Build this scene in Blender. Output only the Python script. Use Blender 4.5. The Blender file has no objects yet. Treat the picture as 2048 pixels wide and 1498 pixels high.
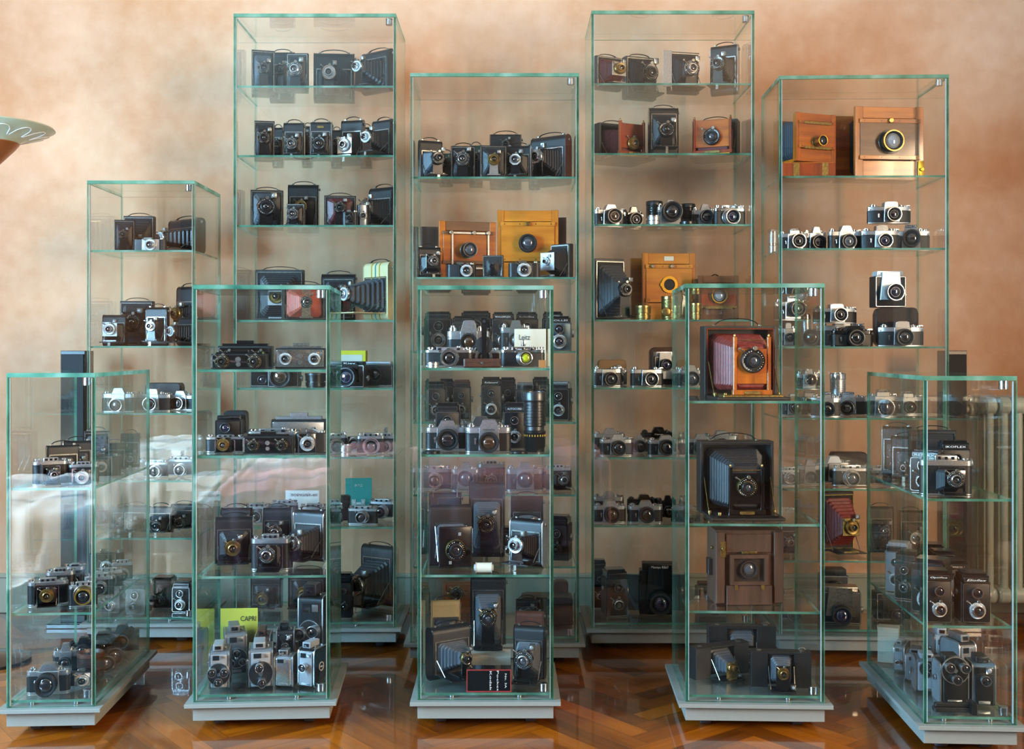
E1, E2, E3, E_FILL, SUNE, EXPO, LC = 370., 260., 900., 300., 14., .92, (.33, .69, 1.03)
import bpy, math, random
from mathutils import Vector, Matrix
R = math.radians
random.seed(7)
C = bpy.context.scene.collection
sc = bpy.context.scene
F, CX, CY, H = 2240.0, 1023.0, 700.0, 1.183      # focal length in pixels, vanishing point, eye height

# ------------------------------------------------------------------ materials
def new_mat(name):
    m = bpy.data.materials.new(name); m.use_nodes = True
    nt = m.node_tree; nt.nodes.clear()
    out = nt.nodes.new('ShaderNodeOutputMaterial')
    return m, nt, out
def nd(nt, typ, **kw):
    n = nt.nodes.new(typ)
    for k, v in kw.items():
        if k.startswith('i_'):
            n.inputs[k[2:].replace('_', ' ')].default_value = v
        else: setattr(n, k, v)
    return n
def rgb(h):
    h = h.lstrip('#'); c = [int(h[i:i+2], 16)/255 for i in (0, 2, 4)]
    return tuple((x/12.92 if x <= .04045 else ((x+.055)/1.055)**2.4) for x in c) + (1,)
def pm(name, col, rough=.5, metal=0., col2=None, scale=60., bump=0., bscale=400., coat=0., spec=.5, stretch=None, detail=3, trans=0):
    m, nt, out = new_mat(name)
    p = nd(nt, 'ShaderNodeBsdfPrincipled')
    p.inputs['Roughness'].default_value = rough; p.inputs['Metallic'].default_value = metal
    p.inputs['Coat Weight'].default_value = coat; p.inputs['Specular IOR Level'].default_value = spec
    p.inputs['Coat Roughness'].default_value = .08
    p.inputs['Base Color'].default_value = rgb(col)
    tc = nd(nt, 'ShaderNodeTexCoord')
    if col2:
        mp = nd(nt, 'ShaderNodeMapping')
        if stretch: mp.inputs['Scale'].default_value = stretch
        n = nd(nt, 'ShaderNodeTexNoise'); n.inputs['Scale'].default_value = scale; n.inputs['Detail'].default_value = detail
        cr = nd(nt, 'ShaderNodeValToRGB')
        cr.color_ramp.elements[0].position = .35; cr.color_ramp.elements[1].position = .68
        cr.color_ramp.elements[0].color = rgb(col); cr.color_ramp.elements[1].color = rgb(col2)
        nt.links.new(tc.outputs['Object'], mp.inputs[0]); nt.links.new(mp.outputs[0], n.inputs['Vector'])
        nt.links.new(n.outputs['Fac'], cr.inputs[0]); nt.links.new(cr.outputs[0], p.inputs['Base Color'])
    if bump:
        n = nd(nt, 'ShaderNodeTexNoise'); n.inputs['Scale'].default_value = bscale; n.inputs['Detail'].default_value = 2
        b = nd(nt, 'ShaderNodeBump'); b.inputs['Strength'].default_value = bump; b.inputs['Distance'].default_value = .001
        nt.links.new(tc.outputs['Object'], n.inputs['Vector']); nt.links.new(n.outputs['Fac'], b.inputs['Height'])
        nt.links.new(b.outputs[0], p.inputs['Normal'])
    nt.links.new(p.outputs[0], out.inputs[0])
    return m
M = {}
M['leather'] = pm('black_leatherette', '#08090b', .4, bump=.4, bscale=900, col2='#101214', scale=300)
M['leather_b'] = pm('blue_black_leather', '#0d0f12', .38, bump=.5, bscale=900)
M['enamel'] = pm('black_enamel', '#08090b', .18, coat=.5)
M['matte'] = pm('matte_black', '#0d0d0d', .7)
M['chrome'] = pm('chrome', '#d9dbdc', .16, 1., col2='#bfc2c4', scale=120)
M['satin'] = pm('satin_chrome', '#c9ccce', .34, 1., col2='#b3b6b9', scale=200)
M['nickel'] = pm('worn_nickel', '#a9a89f', .3, 1., col2='#85847c', scale=160)
M['steel'] = pm('dark_steel', '#4a4b4c', .35, .9)
M['white'] = pm('aluminium_white', '#d6d8d6', .35, .35)
M['brass'] = pm('brass', '#b8955a', .3, 1., col2='#8f7444', scale=90)
M['oldbrass'] = pm('aged_brass', '#8f7b48', .38, .9, col2='#6b5a34', scale=120)
M['goldbrass'] = pm('polished_brass', '#c89a32', .34, .9)
M['bel_bk'] = pm('black_bellows', '#17181b', .45, bump=.2)
M['bel_gr'] = pm('grey_bellows', '#3f444a', .5, bump=.2)
M['bel_ma'] = pm('maroon_bellows', '#481416', .4, col2='#5e2020', scale=80)
M['bel_rd'] = pm('red_bellows', '#6a1f1a', .4, col2='#84332a', scale=80)
M['bel_or'] = pm('salmon_bellows', '#c2583f', .5)
M['bel_pu'] = pm('dark_purple_bellows', '#33242a', .5)
M['honey'] = pm('honey_wood', '#c47c22', .32, col2='#a35f15', scale=14, stretch=(.25, 1, 2.6), coat=.3)
M['honey_v'] = pm('honey_wood_upright', '#bd7420', .32, col2='#98560f', scale=14, stretch=(2.6, 1, .25), coat=.3)
M['amber'] = pm('amber_wood', '#b3600c', .3, col2='#8a4206', scale=14, stretch=(.3, 1, 3), coat=.4)
M['amber_v'] = pm('amber_wood_upright', '#b05c0c', .3, col2='#884006', scale=14, stretch=(3, 1, .3), coat=.4)
M['walnut'] = pm('walnut_wood', '#6b4020', .35, col2='#4c2b14', scale=14, stretch=(.3, 1, 3), coat=.3)
M['mahog'] = pm('mahogany', '#963a0c', .28, col2='#6f2d10', scale=14, stretch=(3, 1, .3), coat=.5)
M['dkwood'] = pm('dark_brown_wood', '#4c3529', .42, col2='#37251c', scale=16, stretch=(3, 1, .3))
M['brown'] = pm('brown_leather', '#4b2a1c', .4, bump=.4, col2='#3a2017', scale=40)
M['dkbrown'] = pm('dark_brown_leather', '#2b1a13', .38, bump=.4, col2='#1f120d', scale=40)
M['tan'] = pm('tan_leather', '#8a6a3f', .5, bump=.4)
M['cream'] = pm('cream_enamel', '#c9b98a', .35)
M['teal'] = pm('teal_stripe', '#2d7a7a', .5)
M['gold_y'] = pm('mustard_stripe', '#b08a2a', .5)
M['greyb'] = pm('grey_body', '#6d7174', .4, .3, bump=.2)
M['ltgrey'] = pm('light_grey_enamel', '#9ba0a4', .35, .2)
M['ltblue'] = pm('blue_grey_enamel', '#4f6670', .35, .2)
M['green'] = pm('green_leather', '#1a3a30', .35, bump=.4)
M['red'] = pm('red_cloth', '#8c2320', .6)
M['paper'] = pm('ivory_paper', '#c9c6b4', .7)
M['whitepaper'] = pm('white_paper', '#e3e3df', .7)
M['yellow'] = pm('yellow_card', '#d2c21a', .6)
M['yelgreen'] = pm('yellow_green_paper', '#a9b040', .6)
M['tealpaper'] = pm('teal_paper', '#3d9c94', .6)
M['kraft'] = pm('kraft_card', '#94622f', .6)
M['plastic'] = pm('black_plastic', '#101112', .3)
M['screen'] = pm('pale_green_screen', '#8f9c86', .3)
M['ink'] = pm('white_lettering', '#dcdcd8', .5)
M['inkb'] = pm('black_lettering', '#161616', .5)
M['mirror'] = pm('dark_window_glass', '#16181b', .05, coat=1.)
def lensmat(name, tint, spec=1.0):
    m, nt, out = new_mat(name)
    p = nd(nt, 'ShaderNodeBsdfPrincipled')
    p.inputs['Base Color'].default_value = rgb(tint); p.inputs['Roughness'].default_value = .03
    p.inputs['Specular IOR Level'].default_value = spec; p.inputs['Coat Weight'].default_value = 1.; p.inputs['Coat Roughness'].default_value = .02
    lw = nd(nt, 'ShaderNodeTexNoise'); lw.inputs['Scale'].default_value = 40
    nt.links.new(p.outputs[0], out.inputs[0]); return m
M['glass'] = lensmat('lens_glass', '#0c0d12')
M['glass_b'] = lensmat('blue_coated_glass', '#10142e')
M['glass_a'] = lensmat('amber_coated_glass', '#3a2310')
M['glass_g'] = lensmat('grey_lens_glass', '#3b4148')
M['glass_y'] = lensmat('yellow_filter_glass', '#c9c40a')
M['glass_p'] = lensmat('pale_glass', '#8d9296')

def pane_mat():
    m, nt, out = new_mat('clear_pane_glass')
    geo = nd(nt, 'ShaderNodeNewGeometry')
    mu = nd(nt, 'ShaderNodeMath', operation='MULTIPLY_ADD'); mu.inputs[1].default_value = -(1.47-1/1.47); mu.inputs[2].default_value = 1.47
    fr = nd(nt, 'ShaderNodeFresnel')
    tr = nd(nt, 'ShaderNodeBsdfTransparent'); tr.inputs[0].default_value = (.986, .994, .990, 1)
    gl = nd(nt, 'ShaderNodeBsdfGlossy'); gl.inputs['Roughness'].default_value = 0.0; gl.inputs['Color'].default_value = (.95, 1, .98, 1)
    mx = nd(nt, 'ShaderNodeMixShader')
    L = nt.links.new
    L(geo.outputs['Backfacing'], mu.inputs[0]); L(mu.outputs[0], fr.inputs['IOR'])
    L(fr.outputs[0], mx.inputs[0]); L(tr.outputs[0], mx.inputs[1]); L(gl.outputs[0], mx.inputs[2]); L(mx.outputs[0], out.inputs[0])
    return m
M['pane'] = pane_mat()
def edge_mat():
    m, nt, out = new_mat('green_glass_edge')
    p = nd(nt, 'ShaderNodeBsdfPrincipled')
    tc = nd(nt, 'ShaderNodeTexCoord'); n = nd(nt, 'ShaderNodeTexNoise'); n.inputs['Scale'].default_value = 9; n.inputs['Detail'].default_value = 4
    cr = nd(nt, 'ShaderNodeValToRGB'); e = cr.color_ramp.elements
    e[0].position = .3; e[0].color = rgb('#33705c'); e[1].position = .72; e[1].color = rgb('#a9cfbb')
    e2 = e.new(.5); e2.color = rgb('#6aa58c')
    L = nt.links.new
    L(tc.outputs['Object'], n.inputs['Vector']); L(n.outputs['Fac'], cr.inputs[0]); L(cr.outputs[0], p.inputs['Base Color'])
    p.inputs['Roughness'].default_value = .12; p.inputs['Specular IOR Level'].default_value = .8
    tl = nd(nt, 'ShaderNodeBsdfTranslucent'); L(cr.outputs[0], tl.inputs[0])
    mx = nd(nt, 'ShaderNodeMixShader'); mx.inputs[0].default_value = .4
    L(p.outputs[0], mx.inputs[1]); L(tl.outputs[0], mx.inputs[2])
    tr = nd(nt, 'ShaderNodeBsdfTransparent'); tr.inputs[0].default_value = (.35, .75, .62, 1)
    m2 = nd(nt, 'ShaderNodeMixShader'); m2.inputs[0].default_value = .3
    L(mx.outputs[0], m2.inputs[1]); L(tr.outputs[0], m2.inputs[2]); L(m2.outputs[0], out.inputs[0])
    return m
M['edge'] = edge_mat()

# ------------------------------------------------------------------ mesh helper
def mapax(axis, a, b, t):
    if axis == 'y': return (a, t, b)       # profile in x,z
    if axis == 'z': return (a, b, t)       # profile in x,y
    return (t, a, b)                       # 'x': profile in y,z
class MB:
    def __init__(s): s.v = []; s.f = []; s.m = []; s.T = None
    def add(s, vs, fs, mi=0):
        n = len(s.v)
        if s.T is not None: vs = [tuple(s.T @ Vector(p)) for p in vs]
        s.v += vs; s.f += [tuple(i+n for i in f) for f in fs]; s.m += [mi]*len(fs)
    def prism(s, pts, t0, t1, axis='y', ch=0., mi=0):
        n = len(pts); cx = sum(p[0] for p in pts)/n; cz = sum(p[1] for p in pts)/n
        w = max(1e-6, max(abs(p[0]-cx) for p in pts)); h = max(1e-6, max(abs(p[1]-cz) for p in pts))
        kx, kz = max(.2, 1-ch/w), max(.2, 1-ch/h)
        ins = [(cx+(p[0]-cx)*kx, cz+(p[1]-cz)*kz) for p in pts]
        rings = [(pts, t0), (pts, t1)] if ch <= 0 else [(ins, t0), (pts, t0+ch), (pts, t1-ch), (ins, t1)]
        vs = [mapax(axis, p[0], p[1], t) for ps, t in rings for p in ps]
        fs = []
        for k in range(len(rings)-1):
            for i in range(n):
                j = (i+1) % n; fs.append((k*n+i, k*n+j, (k+1)*n+j, (k+1)*n+i))
        fs.append(tuple(range(n))[::-1]); fs.append(tuple(range((len(rings)-1)*n, len(rings)*n)))
        if axis == 'z': fs = fs
        s.add(vs, fs, mi); return s
    def box(s, x0, x1, y0, y1, z0, z1, ch=.0, mi=0):
        return s.prism([(x0, z0), (x1, z0), (x1, z1), (x0, z1)], y0, y1, 'y', ch, mi)
    def rbox(s, cx, cz, w, h, y0, y1, r=.004, ch=.001, mi=0, axis='y', seg=4):
        return s.prism(rrect(w, h, r, seg, cx, cz), y0, y1, axis, ch, mi)
    def lathe(s, prof, c=(0, 0, 0), axis='y', seg=24, mi=0, closed=False):
        # prof: list of (radius, t); t grows away from the viewer's side for axis 'y' when negative
        vs = []; fs = []; rings = []
        for r, t in prof:
            if r < 1e-6:
                rings.append([len(vs)]); vs.append(mapax(axis, 0, 0, t))
            else:
                rings.append(list(range(len(vs), len(vs)+seg)))
                vs += [mapax(axis, r*math.cos(2*math.pi*i/seg), r*math.sin(2*math.pi*i/seg), t) for i in range(seg)]
        for a, b in zip(rings, rings[1:]):
            for i in range(seg):
                j = (i+1) % seg
                if len(a) == 1 and len(b) == 1: continue
                if len(a) == 1: fs.append((a[0], b[j], b[i]))
                elif len(b) == 1: fs.append((a[i], a[j], b[0]))
                else: fs.append((a[i], a[j], b[j], b[i]))
        vs = [(p[0]+c[0], p[1]+c[1], p[2]+c[2]) for p in vs]
        s.add(vs, fs, mi); return s
    def cyl(s, c, r, t0, t1, axis='y', seg=20, ch=.0008, mi=0):
        ch = min(ch, abs(t1-t0)*.3, r*.3); q = 1 if t1 > t0 else -1
        return s.lathe([(0, t0), (r-ch, t0), (r, t0+ch*q), (r, t1-ch*q), (r-ch, t1), (0, t1)], c, axis, seg, mi)
    def ring(s, c, r0, r1, t0, t1, axis='y', seg=24, mi=0):
        return s.lathe([(r0, t0), (r1, t0), (r1, t1), (r0, t1), (r0, t0)], c, axis, seg, mi)
    def tube(s, pts, r, seg=6, mi=0, closed=False, flat=1.):
        pts = [Vector(p) for p in pts]; n = len(pts); vs = []; fs = []
        for i, p in enumerate(pts):
            a = pts[(i-1) % n] if (i or closed) else p; b = pts[(i+1) % n] if (i < n-1 or closed) else p
            d = (b-a).normalized(); up = Vector((0, 0, 1)) if abs(d.z) < .9 else Vector((0, 1, 0))
            u = d.cross(up).normalized(); w = u.cross(d).normalized()
            for k in range(seg):
                q = 2*math.pi*k/seg; vs.append(tuple(p+u*math.cos(q)*r+w*math.sin(q)*r*flat))
        for i in range(n if closed else n-1):
            j = (i+1) % n
            for k in range(seg):
                l = (k+1) % seg; fs.append((i*seg+k, i*seg+l, j*seg+l, j*seg+k))
        if not closed: fs += [tuple(range(seg))[::-1], tuple(range((n-1)*seg, n*seg))]
        s.add(vs, fs, mi); return s
    def frame(s, cx, cz, w, h, t, y0, y1, mi=0, axis='y', r=0):
        o = rrect(w, h, max(r, 1e-5), 3 if r else 1, cx, cz); q = rrect(w-2*t, h-2*t, max(r-t, 1e-5), 3 if r else 1, cx, cz); n = len(o)
        vs = [mapax(axis, p[0], p[1], y) for ps, y in ((o, y0), (q, y0), (q, y1), (o, y1)) for p in ps]; fs = []
        for k in range(4):
            for i in range(n):
                j = (i+1) % n; fs.append((k*n+i, k*n+j, ((k+1) % 4)*n+j, ((k+1) % 4)*n+i))
        s.add(vs, fs, mi); return s
    def build(s, name, mats, parent=None, smooth=True, ang=38):
        me = bpy.data.meshes.new(name)
        me.from_pydata(s.v, [], s.f)
        for mt in (mats if isinstance(mats, (list, tuple)) else [mats]): me.materials.append(M[mt] if isinstance(mt, str) else mt)
        me.polygons.foreach_set('material_index', s.m)
        me.validate(); fixn(me)
        if smooth: me.shade_smooth(); me.set_sharp_from_angle(angle=R(ang))
        o = bpy.data.objects.new(name, me); C.objects.link(o)
        if parent is not None: o.parent = parent
        NEW.append(o)
        return o
NEW = []
import bmesh
def fixn(me):
    bm = bmesh.new(); bm.from_mesh(me); bmesh.ops.recalc_face_normals(bm, faces=bm.faces); bm.to_mesh(me); bm.free()
def rrect(w, h, r, seg=4, cx=0, cz=0):
    r = min(r, w/2*.999, h/2*.999); p = []
    for qx, qz, a0 in ((1, -1, -90), (1, 1, 0), (-1, 1, 90), (-1, -1, 180)):
        for i in range(seg+1):
            a = R(a0+90*i/seg); p.append((cx+qx*(w/2-r)+r*math.cos(a), cz+qz*(h/2-r)+r*math.sin(a)))
    return p
def empty(name, label=None, cat=None, group=None):
    o = bpy.data.objects.new(name, None); C.objects.link(o); o.empty_display_size = .05
    if label: o['label'] = label
    if cat: o['category'] = cat
    if group: o['group'] = group
    return o
def tag(o, label, cat, group=None):
    o['label'] = label; o['category'] = cat
    if group: o['group'] = group
    return o
def text(parent, s, x, y, z, w, h, mat='ink', rx=90, ry=0, rz=0, name='lettering', shear=0):
    cu = bpy.data.curves.new('tmp_text', 'FONT'); cu.body = s; cu.align_x = 'CENTER'; cu.align_y = 'CENTER'; cu.size = 1; cu.shear = shear; cu.resolution_u = 2
    t = bpy.data.objects.new('tmp_text', cu); me = bpy.data.meshes.new_from_object(t); bpy.data.objects.remove(t)
    if not len(me.vertices): return None
    xs = [v.co.x for v in me.vertices]; ys = [v.co.y for v in me.vertices]; kx = w/(max(xs)-min(xs)); ky = h/(max(ys)-min(ys)); mx, my = (max(xs)+min(xs))/2, (max(ys)+min(ys))/2
    T = Matrix.Translation((x, y, z)) @ Matrix.Rotation(R(ry), 4, 'Y') @ Matrix.Rotation(R(rx), 4, 'X') @ Matrix.Diagonal((kx, ky, 1, 1)) @ Matrix.Translation((-mx, -my, 0))
    me.transform(T); me.name = name; me.materials.clear(); me.materials.append(M[mat])
    o = bpy.data.objects.new(name, me); C.objects.link(o); o.parent = parent; NEW.append(o)
    return o
# ------------------------------------------------------------------ camera parts
def bellows(root, y0, y1, w0, h0, z0, w1, h1, z1, mat, x1=0., n=8, name='bellows'):
    mb = MB(); rings = []; seq = []
    for i in range(n): seq += [(i/n, .84), ((i+.36)/n, 1.), ((i+.58)/n, 1.)]
    seq.append((1., .9)); k = len(seq)
    for t, s in seq:
        w = (w0+(w1-w0)*t)*s; h = (h0+(h1-h0)*t)*s; cz = z0+(z1-z0)*t; cx = x1*t; y = y0+(y1-y0)*t
        c = min(w, h)*.1
        rings.append([(cx+a, y, cz+b) for a, b in ((-w/2+c, -h/2), (w/2-c, -h/2), (w/2, -h/2+c), (w/2, h/2-c), (w/2-c, h/2), (-w/2+c, h/2), (-w/2, h/2-c), (-w/2, -h/2+c))])
    vs = [p for r in rings for p in r]; fs = []
    for i in range(k-1):
        for j in range(8): q = (j+1) % 8; fs.append((i*8+j, i*8+q, (i+1)*8+q, (i+1)*8+j))
    fs.append(tuple(range((k-1)*8, k*8))); fs.append(tuple(range(8))[::-1])
    mb.add(vs, fs); return mb.build(name, mat, root, smooth=False)

DIALS = {  # face, rim, tick
    'silver': ('white', 'chrome', 'inkb'), 'black': ('enamel', 'nickel', 'ink'), 'ring': ('matte', 'chrome', 'ink'),
    'brass': ('oldbrass', 'brass', 'inkb'), 'dark': ('plastic', 'steel', 'ink'), 'bronze': ('enamel', 'oldbrass', 'ink')}
def shutter(root, x, y, z, r, dial='ring', glass='glass', lr=.5, ln=.014, octa=False, levers=True):
    """leaf shutter disc with a small lens barrel in its middle; faces -y, back at y"""
    fc, rim, tk = DIALS[dial]; t = max(.007, r*.45)
    mb = MB(); sg = 8 if octa else 28
    if octa: mb.T = Matrix.Translation((x, y, z)) @ Matrix.Rotation(R(22.5), 4, 'Y'); c = (0, 0, 0)
    else: c = (x, y, z)
    mb.lathe([(0, 0), (r*.97, 0), (r, -t*.15), (r, -t*.8), (r*.93, -t), (r*.93, -t)], c, 'y', sg, 1)
    mb.lathe([(r*.93, -t), (r*.9, -t*.96), (r*.62, -t*.96), (0, -t*.96)], c, 'y', sg, 0)
    mb.T = None
    mb.ring((x, y, z), r*.6, r*.66, -t*.9, -t*1.12, 'y', 24, 1)
    for k in range(26):
        a = 2*math.pi*k/26+.1; q = r*.8; s = r*(.034 if k % 3 else .02)
        if k % 7 > 4: continue
        mb.box(x+q*math.cos(a)-s, x+q*math.cos(a)+s, y-t*1.03, y-t*.9, z+q*math.sin(a)-s, z+q*math.sin(a)+s, 0, 2)
    sh = mb.build('shutter', [fc, rim, tk], root)
    if levers:
        lv = MB(); lv.tube([(x-r*.7, y-t*.6, z+r*.7), (x-r*1.12, y-t*.7, z+r*1.0)], r*.07)
        lv.cyl((x-r*1.12, 0, z+r*1.0), r*.11, y-t*.4, y-t, 'y', 10)
        lv.cyl((x+r*.15, 0, z+r*1.02), r*.2, y-t*.2, y-t*1.05, 'y', 16)
        lv.build('shutter_lever', 'nickel', sh)
    q = r*lr; b = MB()
    b.lathe([(q*1.15, -t*.9), (q*1.15, -t-ln*.5), (q, -t-ln*.6), (q, -t-ln), (q*.86, -t-ln), (q*.8, -t-ln*.72)], (x, y, z), 'y', 24, 0)
    b.lathe([(q*.8, -t-ln*.72), (q*.62, -t-ln*.5), (q*.6, -t-ln*.35), (0, -t-ln*.35)], (x, y, z), 'y', 24, 1)
    ls = b.build('lens', [rim if dial in ('ring', 'silver', 'brass') else 'plastic', 'matte'], root)
    g = MB(); g.lathe([(q*.66, -t-ln*.5), (q*.5, -t-ln*.66), (q*.25, -t-ln*.74), (0, -t-ln*.76)], (x, y, z), 'y', 20)
    g.build('lens_glass', glass, ls)
    return sh
def barrel(root, x, y, z, r, ln, style='black', glass='glass', steps=2, name='lens'):
    """SLR style lens barrel projecting along -y by ln"""
    m = {'black': ['plastic', 'steel', 'matte'], 'silver': ['satin', 'chrome', 'matte'], 'zebra': ['plastic', 'chrome', 'matte'], 'brass': ['brass', 'goldbrass', 'matte'], 'oldbrass': ['oldbrass', 'brass', 'matte'], 'white': ['white', 'chrome', 'matte']}[style]
    b = MB(); pr = [(r*.82, 0)]; k = max(3, int(ln/.006))
    for i in range(k):
        t0 = ln*(i+.1)/k; t1 = ln*(i+.9)/k; rr = r*(.84+.16*(i+1)/k)
        if i == k//2 and style in ('zebra', 'silver', 'black'): rr *= 1.04
        pr += [(rr*.96, -t0), (rr, -t0-ln*.02), (rr, -t1), (rr*.96, -t1)]
    b.lathe(pr, (x, y, z), 'y', 28, 0)
    b.lathe([(r*.96, -ln*.97), (r, -ln), (r*.93, -ln*1.01), (r*.86, -ln)], (x, y, z), 'y', 28, 1)
    b.lathe([(r*.86, -ln), (r*.74, -ln+r*.25), (r*.66, -ln+r*.28), (0, -ln+r*.3)], (x, y, z), 'y', 28, 2)
    if style in ('zebra', 'black'): b.ring((x, y, z), r*.9, r*1.03, -ln*.36, -ln*.44, 'y', 28, 1)
    if style == 'black':
        for i in range(36):
            a = 2*math.pi*i/36; q = r*.99
            b.box(x+q*math.cos(a)-r*.03, x+q*math.cos(a)+r*.03, y-ln*.86, y-ln*.62, z+q*math.sin(a)-r*.03, z+q*math.sin(a)+r*.03, 0, 0)
    l = b.build(name, m, root)
    g = MB(); q = r*.7; g.lathe([(q, -ln+r*.26), (q*.75, -ln+r*.12), (q*.4, -ln+r*.04), (0, -ln+r*.01)], (x, y, z), 'y', 22)
    g.build('lens_glass', glass, l)
    t = MB(); t.ring((x, y, z), r*.5, r*.56, -ln+r*.17, -ln+r*.1, 'y', 22); t.build('retaining_ring', 'steel', l)
    return l
def strap(root, W, z, y, mat='leather', hgt=.012, a=-.36, b=.36):
    mb = MB(); n = 9
    pts = [(W*(a+(b-a)*i/n), y, z+.002+hgt*math.sin(math.pi*i/n)**.5) for i in range(n+1)]
    mb.tube(pts, .0045, 6, 0, flat=.35)
    for q in (a, b): mb.box(W*q-.004, W*q+.004, y-.005, y+.005, z-.0005, z+.005, .0006, 1)
    return mb.build('carrying_strap', [mat, 'nickel'], root)
def finder(root, x, y, z, s=.012, mat='nickel'):
    mb = MB(); mb.rbox(x, z, s*1.2, s*1.2, y-.004, y+.012, .0015, .0006)
    f = mb.build('viewfinder', mat, root)
    g = MB(); g.lathe([(s*.42, 0), (s*.3, -.0015), (0, -.002)], (x, y-.004, z), 'y', 14); g.build('viewfinder_glass', 'glass_p', f)
    return f
def knob(root, c, r, l, axis='z', mat='chrome', name='knob', seg=18):
    mb = MB(); q = 1 if l > 0 else -1; L = abs(l)
    mb.lathe([(0, 0), (r*.5, 0), (r*.5, q*L*.3), (r, q*L*.3), (r, q*L*.9), (r*.85, q*L), (0, q*L)], c, axis, seg)
    return mb.build(name, mat, root)
def capsule(d, h, n=6, y0=0., z0=0.):
    """profile in (y,z): flat-sided with rounded top and bottom ends; y from y0 to y0+d"""
    p = []; r = d/2
    rr = min(r, h*.12)
    return rrect(d, h, rr, n, y0+d/2, z0+h/2)

def folder(root, W, Ht, o):
    """folding camera standing upright: body, lowered bed, bellows, front standard, shutter"""
    plate = o.get('plate', False); d = o.get('d', min(.045, max(.026, W*.33))) ; L = o.get('L', min(.1, W*.75))
    body = o.get('body', 'leather'); trim = o.get('trim', 'nickel'); bel = o.get('bel', 'bel_bk')
    mb = MB()
    if plate: mb.box(-W/2, W/2, .004, d, 0, Ht, .0015)
    else: mb.prism(capsule(d, Ht), -W/2+.002, W/2-.002, 'x', .0005)
    mb.build('body', body, root)
    zo0, zo1 = (Ht*.05, Ht*.95) if plate else (Ht*o.get('lo', .13), Ht*o.get('hi', .74))
    ow = W*(.92 if plate else .86); oh = zo1-zo0; zc = (zo0+zo1)/2
    if not plate:
        s = MB()
        for q in (-1, 1): s.prism(capsule(d+.002, Ht+.001, 6, -.001), q*W/2-.0012, q*W/2+.0012, 'x', .0003)
        s.build('side_plate', o.get('side', 'enamel'), root)
    f = MB(); f.frame(0, zc, ow+.004, oh+.004, .0035, -.003, .006, 0, 'y', .003); f.build('front_frame', trim, root)
    c = MB(); c.box(-ow/2+.003, ow/2-.003, -.0008, .005, zo0+.003, zo1-.003); c.build('opening', 'matte', root)
    y1 = -L; py, rpx, fx = o['_l']; lz = py if py else zo0+oh*.48; r = rpx if rpx else W*.2
    r = min(r, W*.42); lz = max(lz, zo0+r*1.05)
    lx = fx*W
    b = MB(); b.rbox(0, -L/2-.006, ow*.96, L+.018, zo0-.0035, zo0+.0005, .004, .0006, 0, 'z')
    bed = b.build('bed', body if o.get('bedm') is None else o['bedm'], root)
    rl = MB()
    for q in (-1, 1): rl.box(q*r*.75-.0015, q*r*.75+.0015, -L-.012, -.004, zo0+.0005, zo0+.003, .0004)
    rl.build('rail', trim if trim != 'enamel' else 'nickel', bed)
    st = MB()
    for q in (-1, 1): st.tube([(q*ow*.47, -.001, zo0+oh*.45), (q*ow*.46, -L*.62, zo0+.003)], .0014, 5)
    st.build('strut', 'nickel' if o.get('brs') is None else 'brass', root)
    if zo0 > .012 and not plate:
        s2 = MB(); s2.box(-.005, .005, -L-.013, -L-.0115, .0, zo0, .0003); s2.box(-.005, .005, -L-.02, -L-.0115, 0, .0012); s2.build('kickstand', 'nickel', bed)
    sw = r*o.get('sw', 2.15); sp = MB()
    if o.get('sq'): sp.box(lx-sw*.56, lx+sw*.56, y1, y1+.003, lz-sw*.56, lz+sw*.56, .0008)
    else: sp.prism([(lx-sw*.5, lz+r*.2), (lx-sw*.32, lz-r*1.0), (lx-sw*.36, zo0+.004), (lx+sw*.36, zo0+.004), (lx+sw*.32, lz-r*1.), (lx+sw*.5, lz+r*.2), (lx+sw*.3, lz+r*.95), (lx-sw*.3, lz+r*.95)], y1, y1+.003, 'y', .0005)
    sp.box(lx-sw*.5, lx+sw*.5, y1-.004, y1+.008, zo0+.0005, zo0+.007, .0008)
    sp.build('front_standard', o.get('std', 'enamel'), root)
    bz = min(lz, zo1-sw*.45); bellows(root, .004, y1+.003, ow*.9, oh*.93, zc, sw*.9, sw*.9, bz, bel, lx, n=o.get('n', 7))
    shutter(root, lx, y1, lz, r, o.get('dial', 'ring'), o.get('gl', 'glass'), octa=o.get('octa', False), lr=o.get('lr', .5))
    if o.get('fin', 1): finder(root, lx+r*o.get('fx', .85), y1-.001, lz+r*1.35, max(.009, r*.5), o.get('finm', 'nickel'))
    if o.get('strap', 1): strap(root, W, Ht, d*.5)
    if not plate: knob(root, (W/2+.001, d*.5, Ht*.9), .006, .006, 'x', 'nickel', 'winding_key')
    if o.get('wire'):
        w = MB(); zt = Ht; w.tube([(-W*.38, -.002, Ht*.93), (-W*.38, -.004, zt+.03), (W*.38, -.004, zt+.03), (W*.38, -.002, Ht*.93)], .0011, 5); w.build('frame_finder', 'nickel', root)
    if o.get('badge'):
        w = MB(); w.box(-W*.16, W*.16, -.0035, -.0005, Ht*.83, Ht*.89, .0005); w.build('badge', 'brass', root)
    if o.get('stripes'):
        w = MB()
        for q in (-.16, .0, .16): w.prism(capsule(d+.003, Ht+.0015, 6, -.0015), W*q-.003, W*q+.003, 'x', .0002, 0 if q else 1)
        w.build('trim_stripe', ['gold_y', 'teal'], root)

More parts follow.
